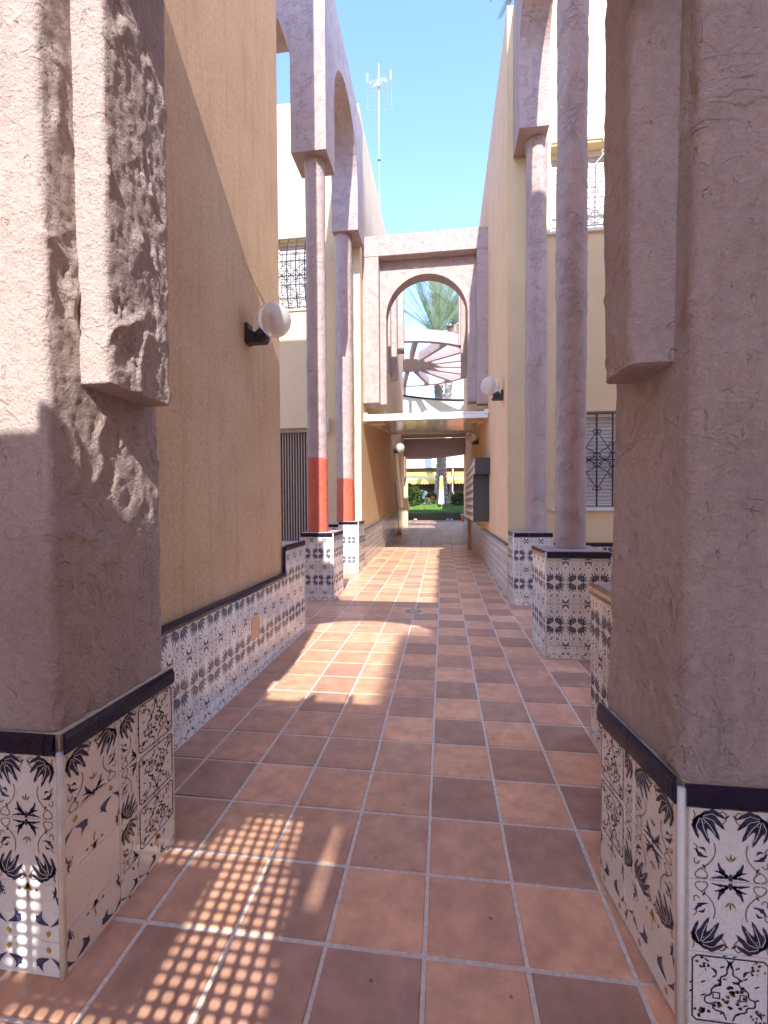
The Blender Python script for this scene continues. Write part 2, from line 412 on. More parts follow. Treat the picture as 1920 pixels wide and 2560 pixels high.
def motif_leaf_lo():
    s = []
    for tx, ty in ((.42, .80), (.34, .56), (.14, .56)): s.append(('ink', [(.13, .9), (tx, ty+.05), (tx, ty), (tx-.07, ty-.01)]))
    s.append(('ink', [(.08, .45), (.2, .38), (.24, .30), (.12, .36)]))
    s += [('brown', q) for q in stroke([(.30, .5), (.30, .3), (.15, .16), (.1, .03)], .02)]
    s += [('brown', q) for q in stroke([(.30, .83), (.38, .78), (.45, .88)], .02)]
    s += mir(s)
    for sx in (-1, 1):
        s.append(('ink', [(.5, .04), (.5+sx*.1, .26), (.5+sx*.17, .27), (.5+sx*.08, .1)])); s.append(('ink', [(.5, .03), (.5+sx*.22, .1), (.5+sx*.2, .03), (.5, .0)]))
    return s
def motif_swirl():
    s = []
    def sw(ox, oy, fy):
        q = []
        q.append(('blue', leafp(ox, oy+fy*.62, ox+.10, oy+fy*.05, .075, -.32))); q.append(('blue', leafp(ox+.10, oy+fy*.08, ox+.20, oy+fy*.34, .065, -.45)))
        q.append(('yellow', [(ox+.1, oy), (ox+.16, oy-fy*.05), (ox+.13, oy-fy*.13), (ox+.07, oy-fy*.06)]))
        q.append(('blue', leafp(ox+.03, oy+fy*.55, ox+.0, oy+fy*.8, .02, .1)))
        return q
    s += sw(.06, .2, 1); s += mir(sw(.06, .2, 1))
    for cx, cy in ((.36, .42), (.64, .42), (.36, .88), (.64, .88)):
        s.append(('ink', [(cx+.032*(1 if i % 2 else .5)*math.cos(i*math.pi/5), cy+.032*(1 if i % 2 else .5)*math.sin(i*math.pi/5)) for i in range(10)]))
    s.append(('yellow', leafp(.5, 1.0, .42, .86, .035, .2))); s.append(('yellow', leafp(.5, 1.0, .58, .86, .035, -.2))); s.append(('yellow', leafp(.5, 1.0, .5, .84, .02)))
    s += [('brown', q) for q in stroke(curve((.5, .84), (.46, .78), (.53, .74), (.5, .68), 5), .012)]
    for i in range(3): s.append(('ink', leafp(.05+i*.03, .9-i*.06, .12, .86-i*.06, .012)))
    s.append(('ink', leafp(.9, .9, .96, .8, .012)))
    return s
def chaikin(p, n=2):
    for _ in range(n):
        q = [p[0]]
        for a, b in zip(p[:-1], p[1:]): q += [(a[0]*.75+b[0]*.25, a[1]*.75+b[1]*.25), (a[0]*.25+b[0]*.75, a[1]*.25+b[1]*.75)]
        p = q+[p[-1]]
    return p
def motif_med(rs=3):
    s = []; rnd = random.Random(rs)
    def rr_(a, w): 
        c = .05; p = [(a+c, a), (1-a-c, a), (1-a, a+c), (1-a, 1-a-c), (1-a-c, 1-a), (a+c, 1-a), (a, 1-a-c), (a, a+c), (a+c, a)]
        return stroke(p, w)
    s += [('ink', q) for q in rr_(.05, .02)]
    for (cx, cy) in ((0, 0), (1, 0), (0, 1), (1, 1)):
        for i in range(9):
            t = i/8*math.pi/2; rr2 = .42
            x, y = abs(cx-rr2*math.cos(t)-.02), abs(cy-rr2*math.sin(t)-.02)
            if i % 2 == 0: s += [('ink', q) for q in stroke([(x-.02, y-.01), (x+.02, y+.012)], .02)]
        for i in range(10):
            x, y = abs(cx-rnd.uniform(.08, .26)), abs(cy-rnd.uniform(.08, .26))
            s.append((rnd.choice(['ink', 'ink', 'green', 'brown']), leafp(x, y, x+rnd.uniform(-.05, .05), y+rnd.uniform(-.05, .05)+.01, .02)))
    # central cartouche with a grid of petals
    for sx in (1, -1):
        c = [(.5, .9), (.5+sx*.04, .8), (.5+sx*.03, .72), (.5+sx*.12, .68), (.5+sx*.1, .58), (.5+sx*.22, .52), (.5+sx*.22, .42), (.5+sx*.3, .40), (.5+sx*.3, .3), (.5+sx*.2, .3), (.5+sx*.2, .22), (.5+sx*.08, .2), (.5+sx*.04, .1)]
        s += [('ink', q) for q in stroke(chaikin(c, 1), .019)]
        s.append(('ink', leafp(.5+sx*.02, .80, .5+sx*.07, .95, .012, .2*sx))); s.append(('ink', leafp(.5+sx*.16, .70, .5+sx*.24, .80, .018, .2*sx))); s.append(('ink', leafp(.5+sx*.30, .24, .5+sx*.38, .14, .02, .2)))
        s += [('ink', q) for q in stroke([(.5+sx*.12, .46), (.5+sx*.12, .38), (.5+sx*.2, .38), (.5+sx*.2, .46), (.5+sx*.12, .46)], .015)]
    for i in range(34):
        x, y = .5+rnd.uniform(-.17, .17), rnd.uniform(.24, .66)
        s.append((rnd.choice(['ink', 'ink', 'green', 'brown', 'ink']), leafp(x, y, x+rnd.uniform(-.035, .035), y+rnd.uniform(.03, .055), .026)))
    return s
def motif_border():
    s = []
    q = [('blue', leafp(.06, .95, .20, .3, .05, -.35)), ('blue', leafp(.20, .32, .30, .62, .045, -.5)), ('blue', leafp(.2, .32, .25, .08, .02, 0)), ('brown', leafp(.26, .2, .34, .1, .03)), ('ink', leafp(.3, .95, .36, .8, .02))]
    s += q+mir(q)
    for cx in (.42, .66, .34): pass
    for cx in (.40, .60): s.append(('ink', [(cx+.03*math.cos(i), .5+.05*math.sin(i)) for i in range(6)]))
    s.append(('yellow', leafp(.5, 1.0, .42, .8, .04, .1))); s.append(('yellow', leafp(.5, 1.0, .58, .8, .04, -.1)))
    s += [('brown', z) for z in stroke(curve((.5, .8), (.45, .7), (.55, .62), (.5, .5), 4), .012)]
    return s
MOT = {'leaf': motif_leaf(), 'lo': motif_leaf_lo(), 'swirl': motif_swirl(), 'med': motif_med(), 'border': motif_border(), 'none': []}
def clip(poly, x0, x1, y0, y1):
    for ax, lim, sg in ((0, x0, 1), (0, x1, -1), (1, y0, 1), (1, y1, -1)):
        out = []; n = len(poly)
        if n < 3: return []
        for i in range(n):
            a, b = poly[i], poly[(i+1) % n]; ia, ib = (a[ax]-lim)*sg >= 0, (b[ax]-lim)*sg >= 0
            if ia: out.append(a)
            if ia != ib:
                t = (lim-a[ax])/(b[ax]-a[ax]); out.append((a[0]+(b[0]-a[0])*t, a[1]+(b[1]-a[1])*t))
        poly = out
    return poly if len(poly) >= 3 else []
def tile_cell(mb, fr, u0, u1, v0, v1, kind, flip, cu0, cu1, cv0, cv1, mflip=False, base='glaze'):
    """tile occupying [u0,u1]x[v0,v1] clipped to the c-rect; fr = (origin, U, V, N)"""
    O, U, V, N = fr; g = .0013
    a0, a1, b0, b1 = max(u0, cu0)+g, min(u1, cu1)-g, max(v0, cv0)+g, min(v1, cv1)-g
    if a1-a0 < .004 or b1-b0 < .004: return
    h = .003+random.uniform(-.0004, .0004)
    P = lambda u, v, n: O+U*u+V*v+N*n
    tl = [random.uniform(-.0006, .0006) for _ in range(4)]
    c = [(a0, b0), (a1, b0), (a1, b1), (a0, b1)]; e = .0012
    ci = [(a0+e, b0+e), (a1-e, b0+e), (a1-e, b1-e), (a0+e, b1-e)]
    vs = [P(u, v, 0) for u, v in c]+[P(u, v, h+tl[i]) for i, (u, v) in enumerate(ci)]
    mb.mesh(vs, [(4, 5, 6, 7), (0, 1, 5, 4), (1, 2, 6, 5), (2, 3, 7, 6), (3, 0, 4, 7)], base)
    for k, poly in MOT[kind]:
        lift = .0017 if k == 'vein' else .0013
        q = [((1-x) if mflip else x, (1-y) if flip else y) for x, y in poly]
        q = [(u0+x*(u1-u0), v0+y*(v1-v0)) for x, y in q]
        q = clip(q, a0+e, a1-e, b0+e, b1-e)
        if q:
            if flip != mflip: q = q[::-1]
            mb.face([P(u, v, h+lift) for u, v in q], k)
def wainscot(name, parent, O, U, N, width, z0, z1, lod='leaf', phase=0, shear=0, size=.2, border=.115, grid=None, glare_wash=False):
    """tiled skirting. O at floor; z0..z1 heights; rows alternate upward from a border strip"""
    mb = MB(); O = Vector(O); U = Vector(U); N = Vector(N); V = Vector((0, 0, 1)); fr = (O, U, V, N)
    mb.face([O+V*z0, O+U*width+V*z0, O+U*width+V*z1, O+V*z1], 'tgrout')
    if grid:
        for (u0, u1, v0, v1, kind, flip, cu) in grid: tile_cell(mb, fr, u0, u1, v0, v1, kind, flip, max(0, cu[0]), min(width, cu[1]), z0, z1)
    else:
        i = math.floor(-phase/size)-1
        while i*size+phase < width:
            u0 = i*size+phase
            tile_cell(mb, fr, u0, u0+size, z0, z0+border, 'border' if lod == 'leaf' else 'lo', False, 0, width, z0, z0+border)
            v = z0+border; fl = False
            while v < z1-.002:
                tile_cell(mb, fr, u0, u0+size, v, v+size, lod, fl, 0, width, v, z1); v += size; fl = not fl
            i += 1
    if shear: mb.v = [(x, y, z+shear*((Vector((x, y, 0))-Vector((O.x, O.y, 0))).dot(U))) for x, y, z in mb.v]
    if glare_wash: mb.mats = ['inkglare' if k == 'ink' else 'blueglare' if k == 'blue' else k for k in mb.mats]  # swap in the lighter inks that paint glare onto the print
    return mb.build(name, parent, recalc=False)
def capstrip(mb, O, U, N, width, z, h=.06, t=.014, seg=.205, phase=0, shear=0, trim=True, k='navy'):
    """rounded dark glazed cap tiles in a row"""
    O = Vector(O); U = Vector(U); N = Vector(N); V = Vector((0, 0, 1)); u = -phase
    prof = [(0, 0), (.006, 0), (t*.9, h*.12), (t, h*.4), (t*.9, h*.75), (t*.4, h*.98), (0, h)]
    while u < width:
        a, b = max(0, u)+.0012, min(width, u+seg)-.0012
        if b-a > .006:
            jz = rn(-.0015, .0015); jt = rn(-.0012, .0012)
            vs = []
            for uu_ in (a, b):
                for (n_, v_) in prof: vs.append(O+U*uu_+N*(n_+jt+.004)+V*(z+v_+jz+shear*uu_))
            n = len(prof)
            fs = [(i, i+1, n+i+1, n+i) for i in range(n-1)]+[tuple(range(n)), tuple(range(2*n-1, n-1, -1))]
            mb.mesh(vs, fs, k)
        u += seg
    if trim:
        vs = [O+N*.002+V*(z-.004), O+U*width+N*.002+V*(z-.004+shear*width), O+U*width+N*.002+V*(z+h+shear*width), O+N*.002+V*(z+h)]
        mb.face(vs, 'tgrout')
    return mb
def bead(mb, x, y, z0, z1, r=.007, k='bead'):
    return mb.tube([(x, y, z0), (x, y, z1)], r, k, 8)

# ---------------------------------------------------------------- ground and floors
def fz(y):
    P = ((-999, 0), (6, 0), (13.7, .13), (17, .3), (20.5, .43), (24, .59), (24.01, .59), (999, .59))
    for (a, za), (b, zb) in zip(P[:-1], P[1:]):
        if y <= b: return za+(zb-za)*(y-a)/(b-a)
g = MB(); ys = [-250, 6, 13.7, 17, 20.5, 24, 24.5, 28.5, 32, 260]; zs = [-.02, -.02, .11, .28, .41, .565, .60, 1.3, 1.38, 1.4]
for i in range(len(ys)-1): g.face([(-250, ys[i], zs[i]), (250, ys[i], zs[i]), (250, ys[i+1], zs[i+1]), (-250, ys[i+1], zs[i+1])], 'soil')
tag(g.build('ground'), kind='structure')
T = .322; X0 = -.388; Y0 = 1.418
OR = [(.75, .415, .25), (.72, .39, .24), (.77, .43, .265), (.74, .405, .255)]
BR = [(.46, .265, .185), (.49, .28, .19), (.53, .305, .205), (.48, .28, .195)]
MD = [(.60, .335, .215), (.63, .35, .22), (.58, .325, .21), (.65, .36, .225)]
def floor_mesh(name, x0, x1, y0, y1, stag=False, grout=.0072, pal=None):
    mb = MB(); mb.c = []
    yy = [y0]+[b for b in (6, 13.7, 17, 20.5) if y0 < b < y1]+[y1]
    for a, b in zip(yy[:-1], yy[1:]):
        mb.face([(x0, a, fz(a)-.004), (x1, a, fz(a)-.004), (x1, b, fz(b)-.004), (x0, b, fz(b)-.004)], 'grout'); mb.c.append((.4, .34, .3))
    i0, i1 = math.floor((x0-X0)/T), math.ceil((x1-X0)/T); j0, j1 = math.floor((y0-Y0)/T), math.ceil((y1-Y0)/T)
    for i in range(i0, i1):
        for j in range(j0, j1):
            ox = X0+i*T; oy = Y0+j*T
            if stag: oy += (.5*T if i % 2 else 0)
            g_ = grout
            a0, a1, b0, b1 = ox+g_+rn(-.001, .001), ox+T-g_+rn(-.001, .001), oy+g_+rn(-.0015, .0015), oy+T-g_+rn(-.0015, .0015)
            a0, a1, b0, b1 = max(a0, x0), min(a1, x1), max(b0, y0), min(b1, y1)
            if a1-a0 < .02 or b1-b0 < .02: continue
            if pal: c = random.choice(pal)
            else:
                rv = random.random()
                if i >= 0: c = random.choice(BR if (i+j) % 2 and rv < .9 else OR if rv < .8 else MD)
                else: c = random.choice(MD if rv < .6 else OR if rv < .8 else BR)
                if (i, j) in ((0, 1), (0, 3)): c = BR[2]
                if (i, j) in ((-1, 0), (-1, -1), (-2, -1), (0, -1), (2, -1)): c = BR[0]
                if (i, j) in ((1, 0), (1, 1)): c = MD[1]
                if (i, j) in ((0, 0), (2, 0), (1, -1)): c = OR[0]
            q_ = rn(.93, 1.07); c = tuple(v*q_*rn(.985, 1.015) for v in c)
            e = .004; tz = [rn(-.0008, .0008) for _ in range(4)]
            co_ = [(a0, b0), (a1, b0), (a1, b1), (a0, b1)]; ci = [(a0+e, b0+e), (a1-e, b0+e), (a1-e, b1-e), (a0+e, b1-e)]
            vs = [(x, y, fz(y)-.004) for x, y in co_]+[(x, y, fz(y)+.001+tz[q]) for q, (x, y) in enumerate(ci)]
            mb.mesh(vs, [(4, 5, 6, 7), (0, 1, 5, 4), (1, 2, 6, 5), (2, 3, 7, 6), (3, 0, 4, 7)], 'terra'); mb.c += [c]*5
    return mb.build(name, recalc=False)
tag(floor_mesh('pavement', -6.5, 4.2, -4, 14.2), kind='structure')
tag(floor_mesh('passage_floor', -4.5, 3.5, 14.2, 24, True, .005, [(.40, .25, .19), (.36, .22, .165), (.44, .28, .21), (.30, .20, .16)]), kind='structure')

# ---------------------------------------------------------------- walls with holes
def wall_y(mb, x0, x1, yf, yb, z0, z1, holes, k, kr=None, reveal=True):
    """wall facing -Y at yf, back at yb, with rectangular holes (x0,x1,z0,z1)"""
    xs = sorted({x0, x1, *[h[0] for h in holes], *[h[1] for h in holes]}); zs_ = sorted({z0, z1, *[h[2] for h in holes], *[h[3] for h in holes]})
    for a, b in zip(xs[:-1], xs[1:]):
        for c, d in zip(zs_[:-1], zs_[1:]):
            mx, mz = (a+b)/2, (c+d)/2
            if any(h[0] < mx < h[1] and h[2] < mz < h[3] for h in holes): continue
            mb.face([(a, yf, c), (b, yf, c), (b, yf, d), (a, yf, d)], k); mb.face([(b, yb, c), (a, yb, c), (a, yb, d), (b, yb, d)], k)
    for h in (holes if reveal else []):
        a, b, c, d = h; q = kr or k
        mb.face([(a, yf, c), (a, yf, d), (a, yb, d), (a, yb, c)], q); mb.face([(b, yf, d), (b, yf, c), (b, yb, c), (b, yb, d)], q)
        mb.face([(a, yf, d), (b, yf, d), (b, yb, d), (a, yb, d)], q); mb.face([(b, yf, c), (a, yf, c), (a, yb, c), (b, yb, c)], q)
    a, b, c, d = x0, x1, z0, z1
    mb.face([(a, yf, d), (a, yf, c), (a, yb, c), (a, yb, d)], k); mb.face([(b, yf, c), (b, yf, d), (b, yb, d), (b, yb, c)], k)
    mb.face([(a, yf, d), (a, yb, d), (b, yb, d), (b, yf, d)], k); mb.face([(a, yf, c), (b, yf, c), (b, yb, c), (a, yb, c)], k)
    return mb
def grille(mb, x0, x1, y, z0, z1, n, k, proud=.06, belly=0, rails=(.5,), r=.0125):
    W = x1-x0; H = z1-z0
    def Y(z): 
        t = (z-z0)/H; return y-proud-(belly*math.sin(math.pi*min(1, t*1.05))**.5 if belly else 0)
    xs = [x0+W*(i+.5)/n for i in range(n)]
    for x in xs:
        K = 40; pts = [(x, Y(z0+H*t/K), z0+H*t/K) for t in range(K+1)]
        mb.tube(pts, [r*(1+.18*(1 if t % 2 else -1)) for t in range(K+1)], k, 6)
    for rl in rails:
        z = z0+H*rl; mb.box(x0-.02, x1+.02, Y(z)-.005, Y(z)+.005, z-.010, z+.010, k)
    for z in (z0+.01, z1-.01): mb.box(x0-.02, x1+.02, Y(z)-.006, Y(z)+.006, z-.008, z+.008, k)
    zr = z0+H*rails[0]; dx = W/n
    def spiral(cx, cz, sx, sz, R_=.035):
        pts = []
        for i in range(15):
            a = i/14*1.6*math.pi; q = R_*(1-.6*i/14); pts.append((cx+sx*(R_-q*math.cos(a)), Y(cz)-.012, cz+sz*q*math.sin(a)))
        mb.tube(pts, .0068, k, 5)
    for j, x in enumerate(xs):
        hh = H*.30 if j % 2 == 0 else H*.16
        for sz in (1, -1):
            for sx in (1, -1):
                if (j == 0 and sx < 0) or (j == n-1 and sx > 0): continue
                pts = [(x+sx*.006, Y(zr+sz*hh)-.012, zr+sz*hh), (x+sx*dx*.9, Y(zr)-.012, zr+sz*H*.075), (x+sx*dx*.85, Y(zr)-.012, zr+sz*H*.035), (x+sx*dx*.5, Y(zr)-.012, zr+sz*.012), (x+sx*dx*.15, Y(zr)-.012, zr+sz*.04)]
                mb.tube(pts, .0068, k, 5)
                spiral(x, zr+sz*hh, sx, sz); spiral(x, zr+sz*H*.05, sx, sz, .033)
    return mb
def window(parent, x0, x1, yf, z0, z1, iron, n, rails, belly=0, slat=.055, depth=.16, gtop=0):
    wd = MB(); y = yf+depth
    for a, b, c, d in ((x0, x0+.05, z0, z1), (x1-.05, x1, z0, z1), (x0+.05, x1-.05, z1-.07, z1), (x0+.05, x1-.05, z0, z0+.06)):
        wd.box(a, b, y-.03, y+.03, c, d, 'white', .004)
    o = wd.build('window', parent)
    bl = MB(); z = z0+.06
    while z < z1-.07:
        zz = min(z+slat, z1-.07)
        bl.mesh([(x0+.05, y+.012, z), (x1-.05, y+.012, z), (x1-.05, y-.004, z+.008), (x0+.05, y-.004, z+.008), (x1-.05, y-.004, zz-.008), (x0+.05, y-.004, zz-.008), (x1-.05, y+.012, zz), (x0+.05, y+.012, zz)],
                [(0, 1, 2, 3), (3, 2, 4, 5), (5, 4, 6, 7)], 'blind'); z += slat
    bl.build('roller_blind', o, recalc=False)
    s = MB(); s.box(x0-.05, x1+.05, yf-.035, yf+depth-.03, z0-.04, z0-.002, 'white', .005); s.build('sill', parent)
    gm = MB(); grille(gm, x0+.03, x1-.03, yf, z0+.02, z1-.03+gtop, n, iron, .03, belly, rails); gm.build('window_grille', parent)

# ================================================================ near gateway
gt = thing('gateway', 'near mauve stucco gateway with hanging brackets and tiled pillar feet framing the alley', 'gateway', (-.26, 1.5, 0))
# left pillar
p = MB(); rough_prism(p, 'mauve_near', -2.3, -1.182, 1.224, 1.765, .752, 5.0, .011, .008, .55, .022, rb=0, side_rough=(1, 2.3), taper=lambda z: (1, -.012*(z-.77)*.8)); lp = p.build('pillar', gt, True)
lf = MB()
x_c, y_c = -1.165, 1.212
gr = []; w_ = .212
top = .69
for c in range(5):
    u1 = 1.13-c*w_; u0 = u1-w_
    gr += [(u0, u1, top-.2, top, 'leaf', False, (0, 9)), (u0, u1, top-.4, top-.2, 'leaf', True, (0, 9)), (u0, u1, top-.58, top-.4, 'swirl', False, (0, 9)), (u0, u1, top-.76, top-.58, 'swirl', True, (0, 9))]
wainscot('wainscot', lp, (-2.3, y_c, 0), (1, 0, 0), (0, -1, 0), 1.13, 0, top, grid=gr)
gr = [(0, .235, top-.2, top, 'leaf', False, (0, 9)), (0, .235, top-.38, top-.2, 'swirl', True, (0, 9)), (0, .235, top-.55, top-.38, 'none', False, (0, 9)), (0, .235, top-.72, top-.55, 'swirl', False, (0, 9)),
      (.235, .435, top-.2, top, 'leaf', False, (.235, .33)), (.235, .435, top-.4, top-.2, 'leaf', True, (.235, .33)), (.235, .435, top-.58, top-.4, 'leaf', False, (.235, .33)), (.235, .435, top-.72, top-.58, 'border', False, (.235, .33)),
      (.33, .56, top-.2, top, 'med', False, (0, 9)), (.33, .56, top-.4, top-.2, 'med', True, (0, 9)), (.33, .56, top-.57, top-.4, 'med', False, (0, 9)), (.33, .56, top-.72, top-.57, 'border', False, (0, 9))]
wainscot('wainscot', lp, (-1.158, 1.216, 0), (0, 1, 0), (1, 0, 0), .557, 0, top, grid=gr)
c = MB(); capstrip(c, (-2.3, 1.212, 0), (1, 0, 0), (0, -1, 0), 1.13, top, .065, phase=.1, seg=.6); capstrip(c, (-1.158, 1.216, 0), (0, 1, 0), (1, 0, 0), .557, top, .065, phase=-.0, seg=.235)
c.box(-2.3, -1.163, 1.216, 1.77, top, top+.062, 'tgrout'); c.build('cap_tile', lp)
c = MB(); bead(c, -1.161, 1.212, .0, top+.01, .010); c.build('corner_bead', lp, True); c = MB(); bead(c, -1.158, 1.775, 0, top, .006); c.build('corner_bead', lp, True)
b_ = MB(); rough_prism(b_, 'mauve_near', -1.3, -1.092, 1.352, 1.70, 1.85, 4.15, .0095, .008, .5, .018, side_rough=(1, 2.6)); b_.build('bracket', gt, True)
# right pillar
p = MB(); rough_prism(p, 'mauve_near', .660, 1.6, 1.324, 1.78, .676, 5.0, .011, .009, 1.0, .03, rb=0, side_rough=(-1, 1.5), taper=lambda z: (1, .018*(z-.7))); p.v = [(x-.11*(y-1.32), y, z) for x, y, z in p.v]; rp = p.build('pillar', gt, True)
top = .62
gr = []
for c_ in range(5):
    u0 = .012+c_*.212; gr += [(u0, u0+.21, top-.2, top, 'leaf', False, (0, 9)), (u0, u0+.21, top-.4, top-.2, 'leaf', True, (0, 9)), (u0, u0+.21, top-.6, top-.4, 'med', False, (0, 9)), (u0, u0+.21, -.16, top-.6, 'med', False, (0, 9))]
wainscot('wainscot', rp, (.65, 1.312, 0), (1, 0, 0), (0, -1, 0), .95, 0, top, grid=gr)
gr = [(0, .22, top-.2, top, 'leaf', False, (0, 9)), (0, .22, top-.4, top-.2, 'leaf', True, (0, 9)), (0, .22, top-.6, top-.4, 'swirl', False, (0, 9)),
      (.22, .42, top-.2, top, 'leaf', False, (.22, .28)), (.22, .42, top-.4, top-.2, 'leaf', True, (.22, .28)), (.22, .42, top-.6, top-.4, 'border', False, (.22, .28)),
      (.28, .46, top-.2, top, 'med', False, (0, 9)), (.28, .46, top-.4, top-.2, 'med', True, (0, 9)), (.28, .46, top-.6, top-.4, 'swirl', False, (0, 9))]
gr = [(.46-b2, .46-a2, c2, d2, k2, f2, (.46-cu[1] if cu[1] < 8 else 0, .46-cu[0] if cu[1] < 8 else 9)) for (a2, b2, c2, d2, k2, f2, cu) in gr]
UR = Vector((.10, -1, 0)).normalized(); NR = Vector((-1, -.10, 0)).normalized()
wainscot('wainscot', rp, (.592, 1.778, 0), UR, NR, .466, 0, top, grid=gr)
c = MB(); capstrip(c, (.65, 1.312, 0), (1, 0, 0), (0, -1, 0), .95, top, .062, phase=0, seg=.9); capstrip(c, (.592, 1.778, 0), UR, NR, .466, top, .075, phase=0, seg=.225)
c.extrude([(.655, 1.316), (.60, 1.77), (1.6, 1.77), (1.6, 1.316)], 'z', top, top+.06, 'tgrout'); c.build('cap_tile', rp)
c = MB(); bead(c, .643, 1.309, 0, top+.05, .011, 'white'); c.build('corner_bead', rp, True)
b_ = MB(); rough_prism(b_, 'mauve_near', .552, .80, 1.42, 1.66, 1.855, 4.15, .010, .008, .9, .03, side_rough=(-1, 1.4)); b_.build('bracket', gt, True)
# arch beam above the frame
arc = [(-1.3, 5.0), (-1.3, 3.1)]
for i in range(25):
    t = math.pi*(1-i/24); x = -.42+.86*math.cos(t); z = 2.95+.68*abs(math.sin(t))**.8; arc.append((x, z))
arc += [(.75, 3.1), (.75, 4.45), (-.95, 4.45), (-1.1, 5.0)]
b_ = MB(); b_.extrude(arc, 'y', 1.23, 1.40, 'mauve'); b_.build('arch_beam', gt)

# ================================================================ buildings
def house(name, label, loc): return thing(name, label, 'building', loc)
# left near house (wall A)
hA = house('house', 'near left house with grainy ochre side wall over a long patterned tile wainscot', (-3, 3, 0))
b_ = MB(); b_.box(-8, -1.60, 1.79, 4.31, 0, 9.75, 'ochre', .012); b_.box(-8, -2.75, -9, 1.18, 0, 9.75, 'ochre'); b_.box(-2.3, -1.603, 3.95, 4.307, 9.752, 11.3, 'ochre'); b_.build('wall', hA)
ck = MB(); pts = [(-1.5985, 3.55+.075*i, 3.42-.030*i+rn(-.02, .02)) for i in range(10)]; ck.tube(pts, .0035, 'cream', 4); ck.tube([(-1.5985, 3.85+.06*i, 3.16+.03*i+rn(-.02, .02)) for i in range(6)], .003, 'cream', 4); ck.build('plaster_crack', hA)
XA = -1.572
b_ = MB(); b_.box(-1.598, XA-.001, 1.79, 4.30, 0, .745, 'tgrout'); b_.box(-3.6, XA-.001, 4.312, 4.93, 0, 1.035, 'mauve', .006); b_.build('plinth', hA)
wainscot('wainscot', hA, (XA, 1.79, 0), (0, 1, 0), (1, 0, 0), 2.51, 0, .715, phase=.10, glare_wash=True)
wainscot('wainscot', hA, (XA, 4.302, 0), (0, 1, 0), (1, 0, 0), .63, 0, .985, phase=-.01, glare_wash=True)
c = MB(); capstrip(c, (XA, 1.79, 0), (0, 1, 0), (1, 0, 0), 2.51, .717, .06, phase=.1); capstrip(c, (XA, 4.30, 0), (0, 1, 0), (1, 0, 0), .63, .985, .06)
c.box(XA-.01, XA+.012, 4.285, 4.308, .76, 1.03, 'navy', .003); c.build('cap_tile', hA)
c = MB(); c.box(XA+.001, XA+.006, 3.50, 3.66, .33, .51, 'yellow', .001); o = c.build('repair_patch', hA); M['patch'] = plain('patch_beige', (.62, .40, .22), .6); o.data.materials[0] = M['patch']
c = MB(); bead(c, XA+.002, 4.933, 0, .99, .007); c.build('corner_bead', hA, True)

# left far house: court wall (Y=9.7) and alley wall (X=-1.78)
hB = house('house', 'far left yellow house with slatted door, barred upper window and alley side wall', (-3, 12, 0))
b_ = MB(); b_.box(-2.2, -1.782, 9.702, 9.98, 0, 10.1, 'court'); wall_y(b_, -9, -2.201, 9.7, 9.98, 0, 10.3, [(-3.70, -2.62, 5.78, 7.36), (-3.95, -2.70, .12, 3.16)], 'court'); b_.build('wall', hB)
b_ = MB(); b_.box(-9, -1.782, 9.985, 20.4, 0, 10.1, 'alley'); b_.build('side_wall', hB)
b_ = MB(); b_.box(-1.795, -1.772, 9.695, 9.99, 0, 10.098, 'alley'); b_.build('corner_strip', hB)
window(hB, -3.70, -2.62, 9.7, 5.78, 7.36, 'iron', 5, (.42, .62), belly=.16, slat=.06, depth=.2)
d_ = MB(); x = -3.94
d_.box(-3.95, -2.70, 9.90, 9.92, .12, 3.08, 'dark')
d_.box(-3.95, -2.70, 9.80, 9.93, 3.08, 3.16, 'frame')
while x < -2.72: d_.box(x, x+.026, 9.84, 9.90, .14, 3.08, 'blind', .003); x += .063
dm = d_.build('slatted_door', hB)
M['slat'] = plain('slat_beige', (.40, .32, .25), .5)
dm.data.materials[list(d_.mats).index('blind')] = M['slat']
YB = -1.768
wainscot('wainscot', hB, (YB, 9.70, fz(9.7)), (0, 1, 0), (1, 0, 0), 10.7, -.1, .80, 'lo', shear=.036, glare_wash=True)
c = MB(); capstrip(c, (YB, 9.70, fz(9.7)), (0, 1, 0), (1, 0, 0), 10.7, .80, .05, shear=.036, k='navy'); c.build('cap_tile', hB)
wainscot('wainscot', hB, (-2.70, 9.685, 0), (1, 0, 0), (0, -1, 0), .50, 0, .95, 'lo')
c = MB(); capstrip(c, (-2.70, 9.685, 0), (1, 0, 0), (0, -1, 0), .50, .95, .06); c.build('cap_tile', hB)
v = MB(); v.box(-2.60, -2.47, 9.60, 9.69, 3.02, 3.36, 'white', .01)
for i in range(7): v.box(-2.59, -2.48, 9.585, 9.60, 3.05+i*.042, 3.072+i*.042, 'white')
v.build('vent_box', hB)

# right near house
hC = house('house', 'near right ochre house wall with low tiled bench behind the right pillar', (2, 2, 0))
b_ = MB(); b_.box(.93, 8, 1.79, 2.45, 0, 8.28, 'ochre'); b_.box(1.25, 8, -9, 1.30, 0, 10.4, 'ochre'); b_.box(1.62, 8, 1.305, 1.785, 0, 8.28, 'ochre')
b_.box(1.7, 8, 2.455, 2.92, 0, 8.28, 'ochre'); b_.build('wall', hC)
b_ = MB(); b_.box(.924, 1.7, 2.40, 2.925, 0, .955, 'mauve', .005); b_.build('plinth', hC)
wainscot('wainscot', hC, (.915, 2.93, 0), (0, -1, 0), (-1, 0, 0), 1.13, 0, .88, phase=-.13)
wainscot('wainscot', hC, (1.7, 2.932, 0), (-1, 0, 0), (0, 1, 0), .77, 0, .88, 'lo')
c = MB(); capstrip(c, (.915, 2.93, 0), (0, -1, 0), (-1, 0, 0), 1.13, .885, .07, phase=.135, t=.018, k='brown'); o = c.build('cap_tile', hC)
